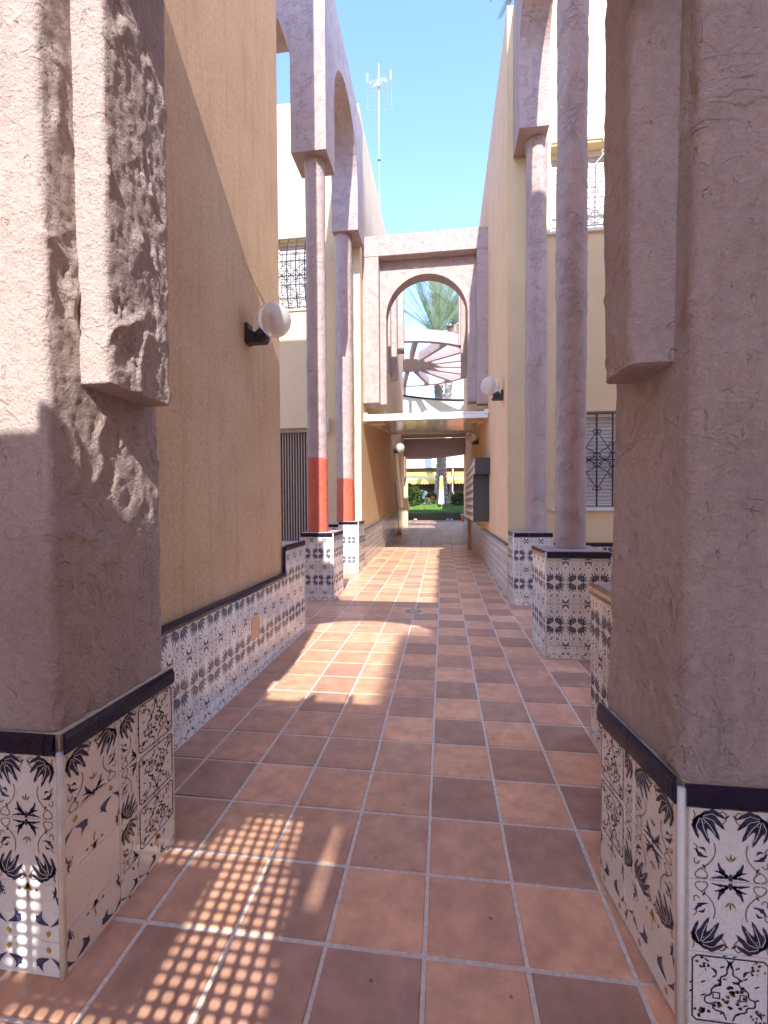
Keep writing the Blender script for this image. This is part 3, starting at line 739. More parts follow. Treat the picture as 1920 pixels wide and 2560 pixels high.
M['capbrown'] = plain('cap_brown_glaze', (.22, .14, .11), .15, var=.3); o.data.materials[0] = M['capbrown']
c = MB(); bead(c, .917, 2.932, 0, .95, .007); c.build('corner_bead', hC, True)

# right far house: court wall Y=7.0, alley wall X=.98
hD = house('house', 'far right peach house with barred windows facing the court and long alley side wall', (3, 10, 0))
b_ = MB(); wall_y(b_, .985, 8, 7.0, 7.28, 0, 8.85, [(1.60, 3.05, 5.46, 6.72), (1.66, 3.05, 1.37, 2.80)], 'court'); b_.build('wall', hD)
b_ = MB(); b_.box(.98, 8, 7.285, 21.6, 0, 8.85, 'alley'); b_.build('side_wall', hD)
b_ = MB(); b_.box(.972, .984, 6.99, 7.29, 0, 8.85, 'alley'); b_.build('corner_strip', hD)
window(hD, 1.60, 3.05, 7.0, 5.46, 6.72, 'ironw', 5, (.45,), slat=.075, belly=.13, depth=.2, gtop=.1)
window(hD, 1.66, 3.05, 7.0, 1.37, 2.80, 'iron', 6, (.5,), slat=.055, depth=.13)
wainscot('wainscot', hD, (1.0, 6.985, 0), (1, 0, 0), (0, -1, 0), 5, 0, .80)
c = MB(); capstrip(c, (1.0, 6.985, 0), (1, 0, 0), (0, -1, 0), 5, .80, .06); c.build('cap_tile', hD)
wainscot('wainscot', hD, (.968, 21.6, 0), (0, -1, 0), (-1, 0, 0), 14.6, 0, .80, 'lo', glare_wash=True)
c = MB(); capstrip(c, (.968, 21.6, 0), (0, -1, 0), (-1, 0, 0), 14.6, .80, .05); c.build('cap_tile', hD)

# ================================================================ arcades with columns
def arch_panel_x(mb, x0, x1, y0, y1, zb0, zb1, ztop, a0, a1, spring, apex, k):
    """panel in a plane of constant x; legs bottom at zb0 (near) and zb1 (far), arched opening a0..a1"""
    pl = [(y0, ztop), (y0, zb0), (a0, zb0), (a0, spring)]
    n = 18
    for i in range(1, n):
        t = math.pi*(1-i/n); pl.append(((a0+a1)/2+(a1-a0)/2*math.cos(t), spring+(apex-spring)*math.sin(t)))
    pl += [(a1, spring), (a1, zb1), (y1, zb1), (y1, ztop)]
    mb.extrude(pl, 'x', x0, x1, k)
def pedestal(parent, x0, x1, y0, y1, z1, side, front_w=None):
    b = MB(); b.box(x0+.012, x1-.012, y0+.012, y1-.012, 0, z1, 'mauve', .006); o = b.build('pedestal', parent)
    h = z1-.065
    wainscot('wainscot', o, (x0, y0, 0), (1, 0, 0), (0, -1, 0), x1-x0, 0, h-.005, phase=-.125)
    if side > 0: wainscot('wainscot', o, (x1, y0, 0), (0, 1, 0), (1, 0, 0), y1-y0, 0, h-.005, 'leaf'); bx = x1
    else: wainscot('wainscot', o, (x0, y1, 0), (0, -1, 0), (-1, 0, 0), y1-y0, 0, h-.005, 'leaf'); bx = x0
    c = MB(); capstrip(c, (x0+.006, y0, 0), (1, 0, 0), (0, -1, 0), x1-x0-.012, h, .058, phase=0, seg=.195, t=.008)
    if side > 0: capstrip(c, (x1, y0+.006, 0), (0, 1, 0), (1, 0, 0), y1-y0-.01, h, .058, t=.008)
    else: capstrip(c, (x0, y1, 0), (0, -1, 0), (-1, 0, 0), y1-y0-.01, h, .058, t=.008)
    c.build('cap_tile', o)
    c = MB(); bead(c, bx, y0, 0, h+.05, .009, 'bead'); c.build('corner_bead', o, True)
    return o
def column(parent, cx, cy, r, z0, z1, k='mauve', lean=0, amp=.008, res=.03):
    b = MB(); rough_prism(b, k, cx-r, cx+r, cy-r, cy+r, z0, z1, res, amp, 1.55, rnd=True, taper=lambda z: (1+.02*math.sin(z*2.1)+(.06 if z > z1-.15 else 0), lean*(z-z0)))
    return b.build('column', parent, True)
aL = thing('arcade', 'left arcade of two round mauve columns with red painted feet under an arched panel', 'arcade', (-1.9, 8, 0))
pedestal(aL, -2.14, -1.632, 6.54, 7.19, 1.03, 1)
pedestal(aL, -2.14, -1.722, 9.03, 9.69, 1.10, 1)
c1 = column(aL, -1.935, 6.80, .152, 1.02, 6.72); c2 = column(aL, -2.045, 9.28, .172, 1.09, 7.04)
for cc, (cx, cy, r, z0, z1) in ((c1, (-1.935, 6.80, .158, 1.02, 2.17)), (c2, (-2.045, 9.28, .178, 1.09, 1.99))):
    b = MB(); rough_prism(b, 'red', cx-r, cx+r, cy-r, cy+r, z0, z1, .03, .008, .9, rnd=True, taper=lambda z: (1+.02*math.sin(z*2.1), 0)); tag(b.build('painted_foot', cc, True), 'coral red painted lower part of column')
b = MB(); arch_panel_x(b, -2.23, -1.69, 6.54, 9.69, 6.69, 7.02, 9.5, 7.08, 9.05, 7.9, 8.9, 'mauve'); b.build('arch_panel', aL)
b = MB(); pl = [(-6, 9.45), (-6, 8.3)]
for i in range(13):
    t = i/12*math.pi/2; pl.append((-3.6+1.3*math.sin(t), 7.4+1.3*math.cos(t)) if False else (-6+3.72*math.sin(t), 8.72-.0*math.cos(t)))
pl += [(-2.235, 8.72), (-2.235, 9.45)]
pl = [(-2.66, 9.45), (-2.66, 8.72), (-2.42, 8.72), (-2.30, 8.45), (-2.235, 8.1), (-2.235, 9.45)]
b.extrude(pl, 'y', 6.58, 7.08, 'mauve'); b.build('lintel', aL)

aR = thing('arcade', 'right arcade of two round mauve columns on white and blue tiled pedestals', 'arcade', (1.3, 5.7, 0))
pedestal(aR, .945, 1.52, 4.325, 4.93, 1.005, -1)
pedestal(aR, .980, 1.52, 6.50, 6.98, 1.04, -1)
column(aR, 1.245, 4.64, .140, 1.0, 6.76, lean=.004, res=.022, amp=.009)
column(aR, 1.325, 6.75, .142, 1.03, 6.62, lean=.004)
b = MB(); arch_panel_x(b, 1.06, 1.46, 4.35, 6.98, 6.72, 6.60, 8.8, 4.90, 6.45, 7.5, 8.3, 'mauve'); b.build('arch_panel', aR)

# ================================================================ far gateways (hanging frames)
def far_gate(label, y, x0, x1, leg, zb, ztop, beam, arch=None, thick=.25, zb2=None):
    t = thing('far_gateway', label, 'gateway', ((x0+x1)/2, y, 0), 'stepped gateways over the alley')
    b = MB(); b.box(x0, x0+leg, y, y+thick, zb, ztop-beam-.002, 'mauve', .01); b.build('leg', t)
    b = MB(); b.box(x1-leg*.88, x1, y, y+thick, zb2 or zb, ztop-beam-.002, 'mauve', .01); b.build('leg', t)
    b = MB(); b.box(x0, x1, y, y+thick, ztop-beam, ztop, 'mauve', .01); b.build('beam', t)
    if arch:
        ax0, ax1, spring, apex, ab, ay0, ay1 = arch
        xi0, xi1 = x0+leg-.15, x1-leg+.15
        pl = [(xi0, ztop-beam+.1), (xi0, ab), (ax0, ab), (ax0, spring)]
        for i in range(1, 28):
            tt = math.pi*(1-i/28); pl.append(((ax0+ax1)/2+(ax1-ax0)/2*math.cos(tt), spring+(apex-spring)*math.sin(tt)))
        pl += [(ax1, spring), (ax1, ab), (xi1, ab), (xi1, ztop-beam+.1)]
        b = MB(); b.extrude(pl, 'y', ay0, ay1, 'mauve'); b.build('arch_panel', t)
    return t
far_gate('mauve gateway with round arch in square frame above the white canopy', 10.0, -1.775, 1.07, .365, 3.72, 7.43, .46, (-1.275, .565, 5.70, 6.64, 3.74, 10.25, 10.6), .245, 3.62)
g2 = far_gate('second mauve double frame seen behind the round arch', 12.2, -1.775, .975, .375, 5.08, 8.6, .45, None, .24)
b = MB(); b.box(-1.45, -1.255, 12.445, 12.75, 4.93, 8.14, 'mauve', .01); b.build('inner_leg', g2)
b = MB(); b.box(.50, .65, 12.445, 12.75, 4.93, 8.14, 'mauve', .01); b.build('inner_leg', g2)
far_gate('third mauve frame with shortest legs seen behind the round arch', 14.8, -1.775, .975, .515, 6.48, 10.0, .45, None, .3, 6.57)
bl_ = thing('wall_block', 'pair of pale yellow blocks holding the canopy ends under the far arch', 'block', (-.36, 10.4, 3.4))
b = MB(); b.box(-1.7785, -1.38, 10.62, 10.9, 3.36, 3.72, 'court', .005); b.build('bracket', bl_)
b = MB(); b.box(.62, .978, 10.62, 10.9, 3.36, 3.62, 'court', .005); b.build('bracket', bl_)

# canopy
cn = thing('canopy', 'white framed translucent canopy bridging the alley below the arch', 'canopy', (-.36, 12, 3.4))
b = MB(); b.box(-1.755, 1.03-.06, 9.90, 9.985, 3.30, 3.39, 'white', .006); b.box(-1.755, .97, 9.93, 9.985, 3.40, 3.45, 'white', .006)
for x in (-1.75, -.40, .89): b.box(x, x+.09, 9.88, 9.99, 3.38, 3.48, 'white', .005)
b.build('front_beam', cn)
def slope(y): return 3.37+(y-10)*.095
b = MB()
for x0, x1 in ((-1.75, -.36), (-.33, .95)): b.mesh([(x0, 9.99, slope(9.99)), (x1, 9.99, slope(9.99)), (x1, 15.4, slope(15.4)), (x0, 15.4, slope(15.4)), (x0, 9.99, slope(9.99)+.012), (x1, 9.99, slope(9.99)+.012), (x1, 15.4, slope(15.4)+.012), (x0, 15.4, slope(15.4)+.012)],
    [(3, 2, 1, 0), (4, 5, 6, 7), (0, 1, 5, 4), (1, 2, 6, 5), (2, 3, 7, 6), (3, 0, 4, 7)], 'panel')
b.build('panel', cn)
b = MB()
for x in (-1.77, -.36, .94):
    vs = [(x+dx, y, slope(y)+dz) for y in (9.99, 15.4) for dx, dz in ((0, -.04), (.03, -.04), (.03, .02), (0, .02))]
    b.mesh(vs, [(0, 1, 5, 4), (1, 2, 6, 5), (2, 3, 7, 6), (3, 0, 4, 7), (0, 3, 2, 1), (4, 5, 6, 7)], 'white')
b.box(-1.77, .97, 15.4, 15.45, slope(15.4)-.05, slope(15.4)+.03, 'white', .004); b.build('rafter', cn)

# passage beam and round wall, ring pergola
pb = thing('passage_lintel', 'deep brown shaded lintel with curved underside closing the passage', 'lintel', (-.4, 20.5, 3.5))
pl = [(-1.775, 4.40), (-1.775, 3.56)]
for i in range(0, 13): x = -1.775+2.75*i/12; pl.append((x, 3.60+.16*(i/12)**2-.03*math.sin(math.pi*i/12)))
pl += [(.975, 3.76), (.975, 4.40)]
b = MB(); b.extrude([(-1.775, 4.40)]+pl[2:], 'y', 20.4, 21.6, 'mauve'); b.build('beam', pb)
b = MB(); b.box(-1.775, .975, 19.25, 20.395, 4.42, 4.52, 'mauve', .01); b.build('slab', pb)
b = MB(); b.box(-1.776, -1.60, 20.42, 20.8, .4, 2.5, 'court', .01); b.build('jamb', pb)
b = MB(); b.box(-1.72, -1.66, 20.0, 20.38, 2.6, 3.56, 'wood', .01); b.build('jamb_post', pb)

rw = thing('round_wall', 'curved cream wall with dark coping seen over the canopy', 'wall', (-.8, 25, 4.3))
pl = []; n = 16
outer = [(-3.4+6.2*i/n, 24.3+.9*math.sin(math.pi*i/n)) for i in range(n+1)]
b = MB()
for (xa, ya), (xb, yb_) in zip(outer[:-1], outer[1:]):
    za, zb_ = 7.38-.10*(xa+2), 7.38-.10*(xb+2)
    b.mesh([(xa, ya, 4.45), (xb, yb_, 4.45), (xb, yb_, zb_), (xa, ya, za), (xa, ya+.3, 4.45), (xb, yb_+.3, 4.45), (xb, yb_+.3, zb_), (xa, ya+.3, za)], [(0, 1, 2, 3), (7, 6, 5, 4), (0, 4, 5, 1), (3, 2, 6, 7)], 'cream')
b.build('wall', rw, recalc=False)
b = MB(); b.tube([(x, y-.03, 7.42-.10*(x+2)) for x, y in outer], .05, 'iron', 6); b.build('coping', rw)
b = MB()
for x, y in ((-3.3, 24.7), (2.7, 24.7)): b.box(x-.2, x+.2, y-.1, y+.3, .5, 4.45, 'cream')
b.build('pier', rw)

rp_ = thing('ring_pergola', 'round mauve pergola ring with radial beams above the little square', 'pergola', (-1.75, 24, 9))
RC = (-1.75, 24.1); zr = 9.25
def ring(mb, r0, r1, z0, z1, k, n=64):
    for i in range(n):
        a, b2 = 2*math.pi*i/n, 2*math.pi*(i+1)/n; q = []
        for t in (a, b2):
            for r_ in (r0, r1):
                for z in (z0, z1): q.append((RC[0]+r_*math.cos(t), RC[1]+r_*math.sin(t), z))
        mb.mesh(q, [(0, 4, 5, 1), (2, 3, 7, 6), (1, 5, 7, 3), (0, 2, 6, 4)], k)
b = MB(); ring(b, 3.70, 3.95, zr-.52, zr, 'mauve'); b.build('outer_ring', rp_)
b = MB(); ring(b, .02, 1.15, zr-.42, zr-.1, 'mauve'); b.build('hub', rp_)
for i in range(16):
    a = 2*math.pi*(i+.4)/16; b = MB(); c_, s_ = math.cos(a), math.sin(a); q = []
    for r_ in (1.10, 3.80):
        for t in (-.09, .09):
            for z in (zr-.50, zr-.06): q.append((RC[0]+r_*c_-t*s_, RC[1]+r_*s_+t*c_, z))
    b.mesh(q, [(0, 1, 3, 2), (4, 6, 7, 5), (0, 4, 5, 1), (2, 3, 7, 6), (0, 2, 6, 4), (1, 5, 7, 3)], 'mauve'); b.build('radial_beam', rp_)
for i in range(3):
    a = R(100+i*120); x, y = RC[0]+3.85*math.cos(a), RC[1]+3.85*math.sin(a)
    if -2.2 < x < 1.4: x = -2.6
    b = MB(); b.lathe([(.17, .6), (.17, zr-.5)], 'mauve', 16, x, y); b.build('post', rp_, True)

# unseen shapes behind the camera, added to block and shape the sun
hs = thing('sun_blocker_roof', 'added unseen flat sun blocker with slots shaping light patches, behind the viewer', 'roof', (-.7, -4, 0))
SW = [(-.694, -.42, -2.462, -2.36), (-.50, -.42, -2.36, -2.25), (-.42, -.15, -2.462, -2.155), (-.41, -.09, -2.80, -2.462), (-.41, -.04, -3.3, -2.80), (-.77, -.41, -3.3, -2.99), (-.875, -.80, -2.93, -2.52), (-.03, .02, -2.60, -2.18)]  # slots cut to place light patches on floor and pillar
b = MB(); RX0, RX1, RY0, RY1, RZ = -2.7, 1.24, -7.0, -1.0, 3.55
xs = sorted({RX0, RX1, *[h[0] for h in SW], *[h[1] for h in SW]}); ys = sorted({RY0, RY1, *[h[2] for h in SW], *[h[3] for h in SW]})
for x0, x1 in zip(xs[:-1], xs[1:]):
    for y0, y1 in zip(ys[:-1], ys[1:]):
        mx, my = (x0+x1)/2, (y0+y1)/2
        if any(h[0] < mx < h[1] and h[2] < my < h[3] for h in SW): continue
        b.face([(x0, y0, RZ), (x1, y0, RZ), (x1, y1, RZ), (x0, y1, RZ)], 'cream'); b.face([(x0, y0, RZ-.02), (x0, y1, RZ-.02), (x1, y1, RZ-.02), (x1, y0, RZ-.02)], 'cream')
b.build('sun_blocker_slab', hs, recalc=False)
b = MB()
for x in [rn(-1.5, .2) for _ in range(7)]: b.box(x, x+.05, RY1-.03, RY1, RZ+.001, RZ+rn(.05, .16), 'cream')  # uneven bars added for finial shadows on the floor
b.box(RX0, RX1, RY1+.001, RY1+.02, RZ-.08, RZ+.02, 'cream'); b.build('sun_blocker_edge', hs)
for x in (RX0+.05, RX1-.15):
    for y in (-6.9, -3.9): b = MB(); b.box(x, x+.1, y, y+.1, 0, RZ-.022, 'cream', .005); b.build('post', hs)
# unseen perforated panel added left of the viewer to cast the light dots
ps = thing('dot_caster', 'added unseen perforated panel left of the viewer that casts light dots', 'screen', (-.85, .35, 0))
b = MB(); px, pz, hw, hh = .049, .0372, .0155, .0118; YS = .30
for i in range(18):
    for j in range(28):
        cx, cz = -1.27+(i+.5)*px, .42+(j+.5)*pz
        x0, x1, z0, z1 = cx-px/2, cx+px/2, cz-pz/2, cz+pz/2
        oc = [(cx+hw*sx, cz+hh*sz) for sx, sz in ((-.55, -1), (.55, -1), (1, -.55), (1, .55), (.55, 1), (-.55, 1), (-1, .55), (-1, -.55))]
        c4 = [(x0, z0), (x1, z0), (x1, z1), (x0, z1)]
        for q in ([c4[0], c4[1], oc[1], oc[0]], [c4[1], oc[2], oc[1]], [c4[1], c4[2], oc[3], oc[2]], [c4[2], oc[4], oc[3]], [c4[2], c4[3], oc[5], oc[4]], [c4[3], oc[6], oc[5]], [c4[3], c4[0], oc[7], oc[6]], [c4[0], oc[0], oc[7]]):
            b.face([(u, YS, v_) for u, v_ in q], 'white')
b.build('panel', ps, recalc=False)
for x in (-1.289, -.387): b = MB(); b.box(x, x+.018, YS-.02, YS+.02, 0, 1.46, 'white', .003); b.build('dot_caster_post', ps)

th = thing('house', 'added unseen tall block behind the viewer, shaped to shade the right of the alley', 'building', (4, -10, 0))  # blocker added out of view to cut the near sun patch
b = MB(); b.box(1.10, 9, -12.0, -9.02, 0, 12.0, 'court'); 
for i in range(9): b.box(1.02+.03*(i % 3), 1.11, -10.9, -9.6, 9.4+i*.28, 9.55+i*.28, 'court')  # bars added to make the shadow edge ragged
b.build('wall', th)  # body of the added unseen sun blocker

# ================================================================ lamps
def lamp(label, wx, side, y, z, r, gx, gz):
    t = thing('globe_lamp', label, 'lamp', (wx, y, z), 'globe wall lamps')
    s = side
    b = MB(); b.box(min(wx, wx+s*.03), max(wx, wx+s*.03), y-.05, y+.05, z-.09, z+.08, 'black', .006)
    x0, x1 = wx+s*.03, wx+s*.13
    b.extrude([(x0, z-.085), (x1+s*.03, z-.085), (x1+s*.05, z-.055), (x0, z+.03)], 'y', y-.038, y+.038, 'black'); b.build('mount', t)
    gx_, gz_ = wx+s*gx, z+gz
    b = MB(); b.tube([(wx+s*.09, y, z-.05), (gx_-s*r*.55, y, gz_-r*.72)], [.055, .062], 'black', 14); b.build('socket', t, True)
    b = MB(); n = 16; prof = [(r*math.sin(math.pi*i/n)+.0001, -r*math.cos(math.pi*i/n)) for i in range(n+1)]
    b.lathe(prof, 'globe', 28); g = b.build('globe', t, True); g.parent = t; g.matrix_parent_inverse = Matrix(); g.location = Vector((gx_, y, gz_))-t.location
    b = MB(); b.lathe([(.001, -.06), (.018, -.05), (.02, 0), (.035, .03), (.035, .06), (.02, .085), (.001, .09)], 'bulb', 12); q = b.build('bulb', g, True); q.matrix_parent_inverse = Matrix(); q.location = (0, 0, -.02)
    return t
lamp('white globe wall lamp on the near left ochre wall', -1.60, 1, 3.55, 2.86, .137, .235, .10)
lamp('clear globe wall lamp on the right wall in front of the canopy', .972, -1, 7.55, 3.22, .155, .20, .15)
lamp('small globe wall lamp low on the far left wall under the canopy', -1.772, 1, 16.4, 3.40, .17, .22, .10)
lamp('small globe wall lamp on the right wall under the canopy', .972, -1, 12.6, 3.16, .14, .20, .09)

# ================================================================ mailboxes
def mailbox(label, x0, x1, y0, y1, z0, z1, nc, nr):
    t = thing('mailbox_bank', label, 'mailbox', ((x0+x1)/2, (y0+y1)/2, z0), 'mailbox banks on the right wall')
    b = MB(); b.box(x0, x1, y0, y1, z0, z1, 'grey', .004); b.build('cabinet', t)
    dy, dz = (y1-y0)/nc, (z1-z0)/nr
    for i in range(nc):
        for j in range(nr):
            a, c = y0+i*dy+.008, z0+j*dz+.008
            b = MB(); b.box(x0-.016, x0-.001, a+.008, a+dy-.024, c+.008, c+dz-.026, 'blind', .003)
            b.box(x0-.019, x0-.0165, a+.03, a+dy-.05, c+dz*.62, c+dz*.74, 'grey'); b.box(x0-.019, x0-.0165, a+.05, a+dy-.10, c+dz*.2, c+dz*.45, 'white')
            b.build('mailbox_door', t)
mailbox('upper row of mailboxes with grey steel side on the right wall', .665, .978, 9.60, 13.0, 2.065, 2.41, 8, 2)
mailbox('tall lower bank of mailboxes with grey steel side on the right wall', .645, .966, 9.85, 13.0, 1.06, 2.06, 8, 6)
t = thing('steel_post', 'dark rust coloured post foot beside the mailboxes', 'post', (.8, 13.1, 0)); b = MB(); b.box(.70, .80, 13.12, 13.22, fz(13.1), 1.3, 'wood', .01); o = b.build('post', t); b = MB(); b.box(.68, .82, 13.10, 13.24, fz(13.1), fz(13.1)+.03, 'wood', .004); b.build('foot', t)
t = thing('wall_switch', 'small white switch box on the right peach wall', 'switch', (.975, 7.33, 1.75)); b = MB(); b.box(.955, .979, 7.30, 7.38, 1.70, 1.84, 'white', .005); b.build('box', t); b = MB(); b.box(.950, .954, 7.32, 7.36, 1.74, 1.80, 'blind', .001); b.build('button', t)

# drain
t = thing('floor_drain', 'square metal floor drain with round grate in the terracotta paving', 'drain', (-.40, 6.02, 0))
b = MB(); b.box(-.53, -.27, 5.90, 6.14, .0, .0045, 'steel', .001); b.build('frame', t)
b = MB()
for i in range(18):
    a = 2*math.pi*i/18; q = []
    for rr2, dt in ((.062, -.09), (.062, .09), (.1, .09), (.1, -.09)): q.append((-.40+rr2*math.cos(a+dt), 6.02+rr2*math.sin(a+dt), .0058))
    b.face(q, 'iron')
b.build('grate', t, recalc=False)
# broom stick
t = thing('broom', 'long wooden broom leaning on the far left wall', 'broom', (-1.6, 17.6, .35)); b = MB(); b.tube([(-1.66, 16.9, .45), (-1.757, 16.4, 2.25)], .016, 'wood', 8); b.build('handle', t)
b = MB(); b.extrude([(-1.74, .30), (-1.56, .30), (-1.60, .46), (-1.70, .46)], 'y', 16.82, 17.05, 'dry'); b.build('brush', t)

# antenna
t = thing('tv_antenna', 'grid tv antenna on a thin mast above the left roof', 'antenna', (-2.27, 16.5, 10.1))
b = MB(); b.tube([(-2.27, 16.5, 10.0), (-2.27, 16.5, 17.5)], .028, 'steel', 8)
for z in (11.4, 12.6, 14.0): b.lathe([(.045, z), (.045, z+.06)], 'iron' if z == 14.0 else 'steel', 8, -2.27, 16.5)
b.build('mast', t)
b = MB()
for z in [16.15+i*.14 for i in range(9)]:
    y = 16.62+(.18*abs(z-16.7)/.6); b.tube([(-2.72, y, z), (-1.82, y, z-.06)], .008, 'steel', 4)
for x in (-2.72, -2.27, -1.82): b.tube([(x, 16.8, 16.12-.06*(x+2.72)/.9), (x, 16.62, 16.7-.06*(x+2.72)/.9), (x, 16.8, 17.28-.06*(x+2.72)/.9)], .010, 'steel', 4)
for x in (-2.70, -1.84): b.box(x-.012, x+.012, 16.6, 16.66, 17.0, 17.32, 'white')
b.build('reflector', t)
b = MB()
for sx in (-1, 1):
    for rr2 in (.12, .07): b.tube([(-2.27+sx*(.18+rr2*math.cos(a*.4)), 16.4, 16.75+rr2*math.sin(a*.4)) for a in range(13)], .009, 'steel', 5)
b.box(-2.31, -2.23, 16.38, 16.44, 16.62, 16.84, 'orange'); b.build('dipole', t)
t = thing('overhead_cable', 'thin black cable sagging from the left roof', 'cable', (-1.8, 14, 10)); b = MB(); b.tube([(-1.80+2.0*i/10, 14.6+i*.3, 10.05-.9*math.sin(i/10*1.3)) for i in range(11)], .008, 'iron', 4); tag(b.build('wire', t))

# ================================================================ palms and garden
def frond(mb, base, d, L, droop, k, n=34, wid=.5, up=Vector((0, 0, 1))):
    d = Vector(d).normalized(); side = d.cross(up)
    side = side.normalized() if side.length > .05 else Vector((1, 0, 0))
    p = Vector(base); pts = []
    for i in range(n+1):
        t = i/n; pts.append(p.copy()); dd = (d+Vector((0, 0, -1))*droop*t*t*1.6).normalized(); p = p+dd*L/n
    mb.tube([pts[0], pts[n//3], pts[2*n//3], pts[n]], [.04, .03, .018, .005], k, 4, False)
    for i in range(3, n):
        t = i/n; ax = (pts[i+1]-pts[i-1]).normalized(); l = wid*(math.sin(math.pi*min(1, t*.95+.05))**.6)*(1-.25*t)
        for s in (-1, 1):
            dv = (side*s*.75+ax*.75+Vector((0, 0, -.12*rn(.2, 1.5)-droop*.3))).normalized(); q = pts[i]
            tip = q+dv*l*rn(.85, 1.1); nn = ax*.028
            mb.face([q-nn, q+nn, (q+tip)/2+nn*1.1, tip, (q+tip)/2-nn*.9], k)
def palm(label, base, top, r0, r1, nf, L, ups, droops, dry=True, wid=.55, seed=1, extra=()):
    random.seed(seed)
    t = thing('palm_tree', label, 'palm', base, 'palm trees behind the alley')
    b = MB(); B, Tp = Vector(base), Vector(top); n = 70; prof = []
    for i in range(n+1):
        q = i/n; p = B.lerp(Tp, q); rr_ = r0+(r1-r0)*q+(.09*max(0, 1-q*14)); rr_ += .05*(i % 2)*rn(.5, 1.1)
        if q > .94: rr_ += .12*math.sin((q-.94)/.06*math.pi)
        prof.append((p, rr_))
    b.tube([p for p, _ in prof], [x for _, x in prof], 'bark', 14)
    for i in range(420):
        q = rn(.02, .96); p = B.lerp(Tp, q); a = rn(0, 6.28); rr_ = r0+(r1-r0)*q+.03
        c0 = Vector((math.cos(a), math.sin(a), 0)); s0 = Vector((-math.sin(a), math.cos(a), 0)); p0 = p+c0*rr_
        b.face([p0-s0*.06, p0+s0*.06, p0+s0*.03+c0*.06+Vector((0, 0, .09)), p0-s0*.03+c0*.06+Vector((0, 0, .09))], 'bark')
    b.build('trunk', t)
    b = MB()
    for i in range(nf):
        a = rn(0, 2*math.pi); el = R(rn(*ups)); d = (math.cos(a)*math.cos(el), math.sin(a)*math.cos(el), math.sin(el))
        frond(b, Tp+Vector((d[0]*.1, d[1]*.1, 0)), d, L*rn(.8, 1.1), rn(*droops), 'leaf2', wid=wid)
    for (d, l_, dr) in extra: frond(b, Tp, d, l_, dr, 'leaf2', wid=wid, n=44)
    if dry:
        for i in range(16):
            a = rn(0, 6.28); frond(b, Tp+Vector((0, 0, -.3)), (math.cos(a), math.sin(a), .5), .8, .8, 'dry', n=12, wid=.3)
    b.build('crown', t, recalc=False)
palm('tall palm with upright grey green fronds framed by the round arch', (.02, 28.5, 1.3), (-.38, 28.5, 12.0), .27, .25, 26, 5.2, (45, 85), (.05, .4), False, .62, 5, [((-.35, -.2, 1), 4.6, .15), ((0, -.45, 1), 5.2, .1), ((.3, -.3, 1), 4.8, .15), ((-.8, -.1, .75), 4.8, .55)])
palm('leaning palm with orange fruit stalks under its crown behind the arch', (-.45, 33, 1.38), (.85, 33, 14.3), .27, .24, 34, 3.9, (5, 80), (.3, .9), True, .5, 9)
palm('very tall palm whose drooping fronds show at the top of the sky', (6.2, 22, 1.2), (5.6, 22, 27.5), .3, .26, 40, 4.4, (-10, 60), (.5, 1.2), False, .6, 12)
palm('distant palm with its tips just above the far gateway', (-.6, 52, 1.4), (-.6, 52, 28.2), .3, .26, 40, 4.0, (10, 80), (.3, .8), False, .6, 21)
random.seed(11)
# planter and lawn
t = thing('planter_curb', 'dark tiled kerb edging the raised lawn', 'kerb', (-.3, 24, .6))
b = MB(); b.box(-6, 5, 24.0, 24.2, .55, .95, 'slate', .006); b.build('kerb', t); b = MB()
for i in range(34): b.box(-6+i*.325, -6+i*.325+.318, 23.985, 23.998, .60, .935, 'slate', .003)
b.build('tile_face', t)
b = MB(); nx_, ny_ = 60, 24; 
lz = lambda x, y: .96+(y-24.2)/4.3*.46+.03*noise.noise(Vector((x, y, 0))*1.5)
vs = [(-6+11*i/nx_, 24.2+5.8*j/ny_, lz(-6+11*i/nx_, min(28.5, 24.2+5.8*j/ny_))) for j in range(ny_+1) for i in range(nx_+1)]
b.mesh(vs, [(j*(nx_+1)+i, j*(nx_+1)+i+1, (j+1)*(nx_+1)+i+1, (j+1)*(nx_+1)+i) for j in range(ny_) for i in range(nx_)], 'grass')
for i in range(9000):
    x, y = rn(-3.5, 2.4), rn(24.22, 29); z = lz(x, min(28.5, y)); a = rn(0, 3.14); dx, dy = .012*math.cos(a), .012*math.sin(a)
    b.face([(x-dx, y-dy, z), (x+dx, y+dy, z), (x+rn(-.02, .02), y+rn(-.02, .02), z+rn(.04, .10))], 'blade')
tag(b.build('lawn', recalc=False), 'sunlit green lawn behind the dark kerb', 'grass', kind='stuff')
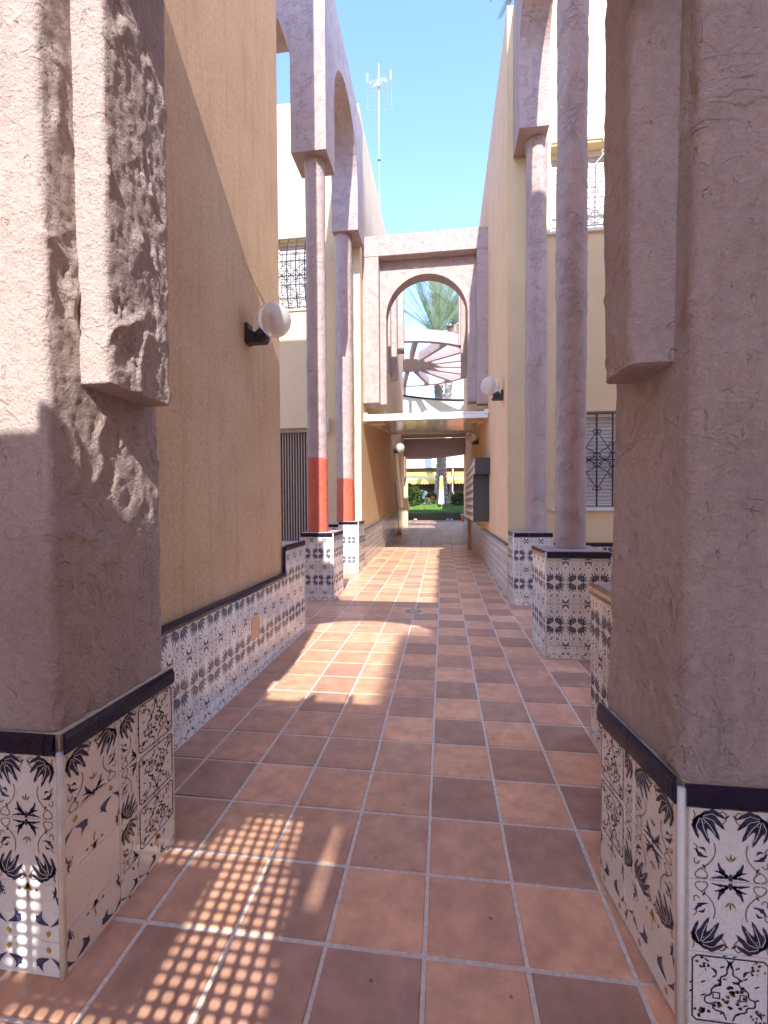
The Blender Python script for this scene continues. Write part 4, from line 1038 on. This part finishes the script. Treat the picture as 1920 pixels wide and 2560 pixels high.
def bush(label, cx, cy, cz, rx, ry, rz, n, k, cat='bush', size=.09, flowers=0, name='bush'):
    t = thing(name, label, cat, (cx, cy, cz-rz)); b = MB()
    for i in range(n):
        v_ = Vector((rn(-1, 1), rn(-1, 1), rn(-1, 1)))
        if v_.length > 1 or v_.length < .35: continue
        lump = .8+.3*noise.noise(v_*2.3+Vector((cx, cy, 0)))
        p = Vector((cx+v_.x*rx*lump, cy+v_.y*ry*lump, cz+v_.z*rz*lump)); d = (v_+Vector((rn(-.6, .6), rn(-.6, .6), rn(-.2, .9)))).normalized(); s_ = d.cross(Vector((rn(-1, 1), rn(-1, 1), .3))).normalized()*size*.22
        L = size*rn(.7, 1.5); b.face([p-s_, p+d*L*.5-s_*1.2, p+d*L, p+d*L*.5+s_*1.2, p+s_], k)
    b.build('foliage', t, recalc=False); b = MB()
    for i in range(7):
        a = rn(0, 6.28); b.tube([(cx, cy, cz-rz), (cx+math.cos(a)*rx*.5, cy+math.sin(a)*ry*.5, cz+rz*.3)], [.02, .008], 'bark', 5)
    b.build('stem', t)
    if flowers:
        b = MB()
        for i in range(flowers):
            a, e = rn(0, 6.28), rn(0, 1.4); p = Vector((cx+rx*.8*math.cos(a)*math.cos(e), cy+ry*.8*math.sin(a)*math.cos(e), cz+rz*.9*math.sin(e)))
            for q in range(5):
                a2 = q*1.257; b.face([p, p+Vector((math.cos(a2)*.05, -.02, math.sin(a2)*.05)), p+Vector((math.cos(a2+.6)*.05, -.02, math.sin(a2+.6)*.05))], 'flower')
        b.build('flowers', t, recalc=False)
bush('large rounded green bush at the left edge of the lawn', -2.05, 27.6, 2.0, .95, .8, .78, 7000, 'leaf', size=.13)
bush('small yellowish round cactus like plant by the passage end', -2.1, 25.4, 1.35, .22, .22, .22, 900, 'dry', 'plant', .07, name='small_plant')
bush('dark reddish flowering shrub left of the palm trunk', -.75, 28.4, 1.75, .42, .35, .45, 1800, 'leaf', size=.10, flowers=40)
bush('leafy plant with pink flowers right of the palm trunk', .95, 27.5, 1.75, .55, .4, .5, 2200, 'leaf', size=.11, flowers=25)
bush('low pale plants along the back of the lawn', -1.1, 28.2, 1.55, .5, .3, .25, 1200, 'leaf2', 'plant', .1, name='small_plant')
# parasol
t = thing('parasol', 'closed yellow and white parasol standing on the lawn before the palm', 'parasol', (-.10, 26.6, 1.2)); b = MB(); b.tube([(-.10, 26.6, 1.2), (-.10, 26.6, 3.1)], .02, 'white', 8); b.build('pole', t)
b = MB(); b.lathe([(.19, 1.42), (.2, 1.5), (.15, 2.0), (.13, 2.3)], 'white', 10, -.10, 26.6); b.lathe([(.13, 2.302), (.11, 2.8), (.1, 2.98)], 'awny', 10, -.10, 26.6); b.lathe([(.1, 2.981), (.09, 3.06), (.01, 3.1)], 'white', 10, -.10, 26.6); b.build('canopy_cloth', t)
# bar building with awnings
t = thing('bar_building', 'white bar building with yellow and orange scalloped awnings beyond the garden', 'building', (0, 36, 1.38))
b = MB(); b.box(-8, 8, 35.6, 40, 1.38, 7.2, 'cream'); b.build('wall', t); b = MB(); b.box(-7.5, 7.5, 35.5, 35.59, 1.4, 3.2, 'dark'); b.build('shopfront', t)
b = MB(); b.box(-8, 8, 34.9, 35.59, 4.14, 4.22, 'iron'); b.build('gutter', t)
def awning(x0, x1, k):
    b = MB(); n = int((x1-x0)/.22)
    b.mesh([(x0, 35.55, 4.1), (x1, 35.55, 4.1), (x1, 34.0, 3.35), (x0, 34.0, 3.35)], [(0, 1, 2, 3)], k)
    b.mesh([(x0, 34.0, 3.35), (x1, 34.0, 3.35), (x1, 34.0, 3.30), (x0, 34.0, 3.30)], [(0, 1, 2, 3)], 'white')
    for i in range(n):
        a = x0+(x1-x0)*i/n; w2 = (x1-x0)/n; b.face([(a, 34.0, 3.30), (a+w2, 34.0, 3.30), (a+w2, 34.0, 3.0), (a+w2*.75, 34.0, 2.94), (a+w2*.5, 34.0, 2.92), (a+w2*.25, 34.0, 2.94), (a, 34.0, 3.0)], k)
    b.build('awning', t, recalc=False)
awning(-5, -.15, 'awny'); awning(.05, .62, 'awno'); awning(.85, 5, 'awno')
b = MB(); b.box(-.14, .04, 35.3, 35.5, 1.4, 4.1, 'orange', .01); b.build('pier', t)
b = MB(); b.tube([(.74, 34.6, 4.1), (.70, 34.2, 2.4), (.9, 34.0, 1.9)], .04, 'white', 8); b.build('downpipe', t)
b = MB(); b.box(-.95, -.35, 35.46, 35.49, 1.9, 2.9, 'iron')
b.build('window', t)
def chair(label, x, y, z, rz, k):
    t = thing('plastic_chair', label, 'chair', (x, y, z), 'white terrace chairs')
    b = MB(); b.box(x-.24, x+.24, y-.22, y+.24, z+.42, z+.46, k, .01); b.build('seat', t)
    pl_ = [(x-.25, z+.48), (x-.27, z+.85), (x-.15, z+.98), (x+.15, z+.98), (x+.27, z+.85), (x+.25, z+.48)]
    b = MB(); b.extrude(pl_, 'y', y-.26+.5, y-.22+.5, k); b.build('backrest', t)
    for dx in (-.22, .22):
        for dy in (-.2, .22):
            b = MB(); b.tube([(x+dx, y+dy, z), (x+dx*.9, y+dy*.95, z+.43)], .02, k, 6); b.build('leg', t)
chair('white plastic chair behind the large bush', -1.35, 31.6, 1.38, 0, 'white')
chair('white plastic chair right of the leafy pink flowered plant', 1.62, 31.2, 1.38, 0, 'white')
t = thing('low_wall', 'white tiled low wall with dark top at right of the lawn', 'wall', (1.7, 29.5, 1.2)); b = MB(); b.box(1.05, 3.4, 29.6, 29.75, 1.2, 1.98, 'glaze', .005); b.build('wall', t); b = MB(); b.box(1.0, 3.45, 29.57, 29.78, 1.983, 2.03, 'navy', .005); b.build('coping', t)
t = thing('counter', 'white and pale blue counter panel behind the shrubs', 'counter', (-1.0, 30, 1.3)); b = MB(); b.box(-1.55, -.75, 30, 30.5, 1.3, 2.1, 'white', .01); b.build('body', t)
M['paleblue'] = plain('pale_blue', (.45, .68, .80), .5); b = MB(); b.box(-.98, -.80, 29.985, 29.998, 1.4, 2.05, 'paleblue', .003); b.build('side_panel', t)
# bucket & slippers
t = thing('bucket', 'orange plastic bucket with white rim at the end of the passage', 'bucket', (1.15, 23.5, .57)); b = MB(); b.lathe([(.001, .575), (.12, .575), (.16, .87)], 'orange', 20, 1.06, 23.4); b.lathe([(.158, .871), (.17, .90), (.15, .905), (.14, .89)], 'white', 20, 1.06, 23.4); b.build('body', t, True)
b = MB(); b.tube([(1.06+.16*math.cos(a), 23.4, .89+.12*math.sin(a)) for a in [math.pi*i/10 for i in range(11)]], .006, 'steel', 5); b.build('handle', t)
t = thing('slippers', 'pair of white slippers by the kerb', 'slippers', (.33, 23.7, .58))
for dx in (0, .22):
    b = MB(); x = .22+dx; b.extrude([(x-.06, 23.5), (x+.03, 23.5), (x+.05, 23.62), (x+.06, 23.75), (x+.02, 23.8), (x-.05, 23.78)], 'z', .578, .60, 'white'); b.tube([(x-.05, 23.68, .60), (x-.02, 23.7, .66), (x+.02, 23.7, .66), (x+.055, 23.68, .60)], .022, 'white', 6); b.build('slipper', t)
t = thing('toy_car', 'small white toy lying by the kerb at left', 'toy', (-1.45, 23.7, .58)); b = MB(); b.box(-1.53, -1.37, 23.6, 23.72, .60, .66, 'white', .01); b.box(-1.50, -1.42, 23.61, 23.71, .662, .70, 'slate', .006); b.build('body', t)
for dx in (-.05, .05):
    b = MB(); b.tube([(-1.45+dx, 23.59, .595), (-1.45+dx, 23.73, .595)], .02, 'iron', 10); b.build('wheel', t)
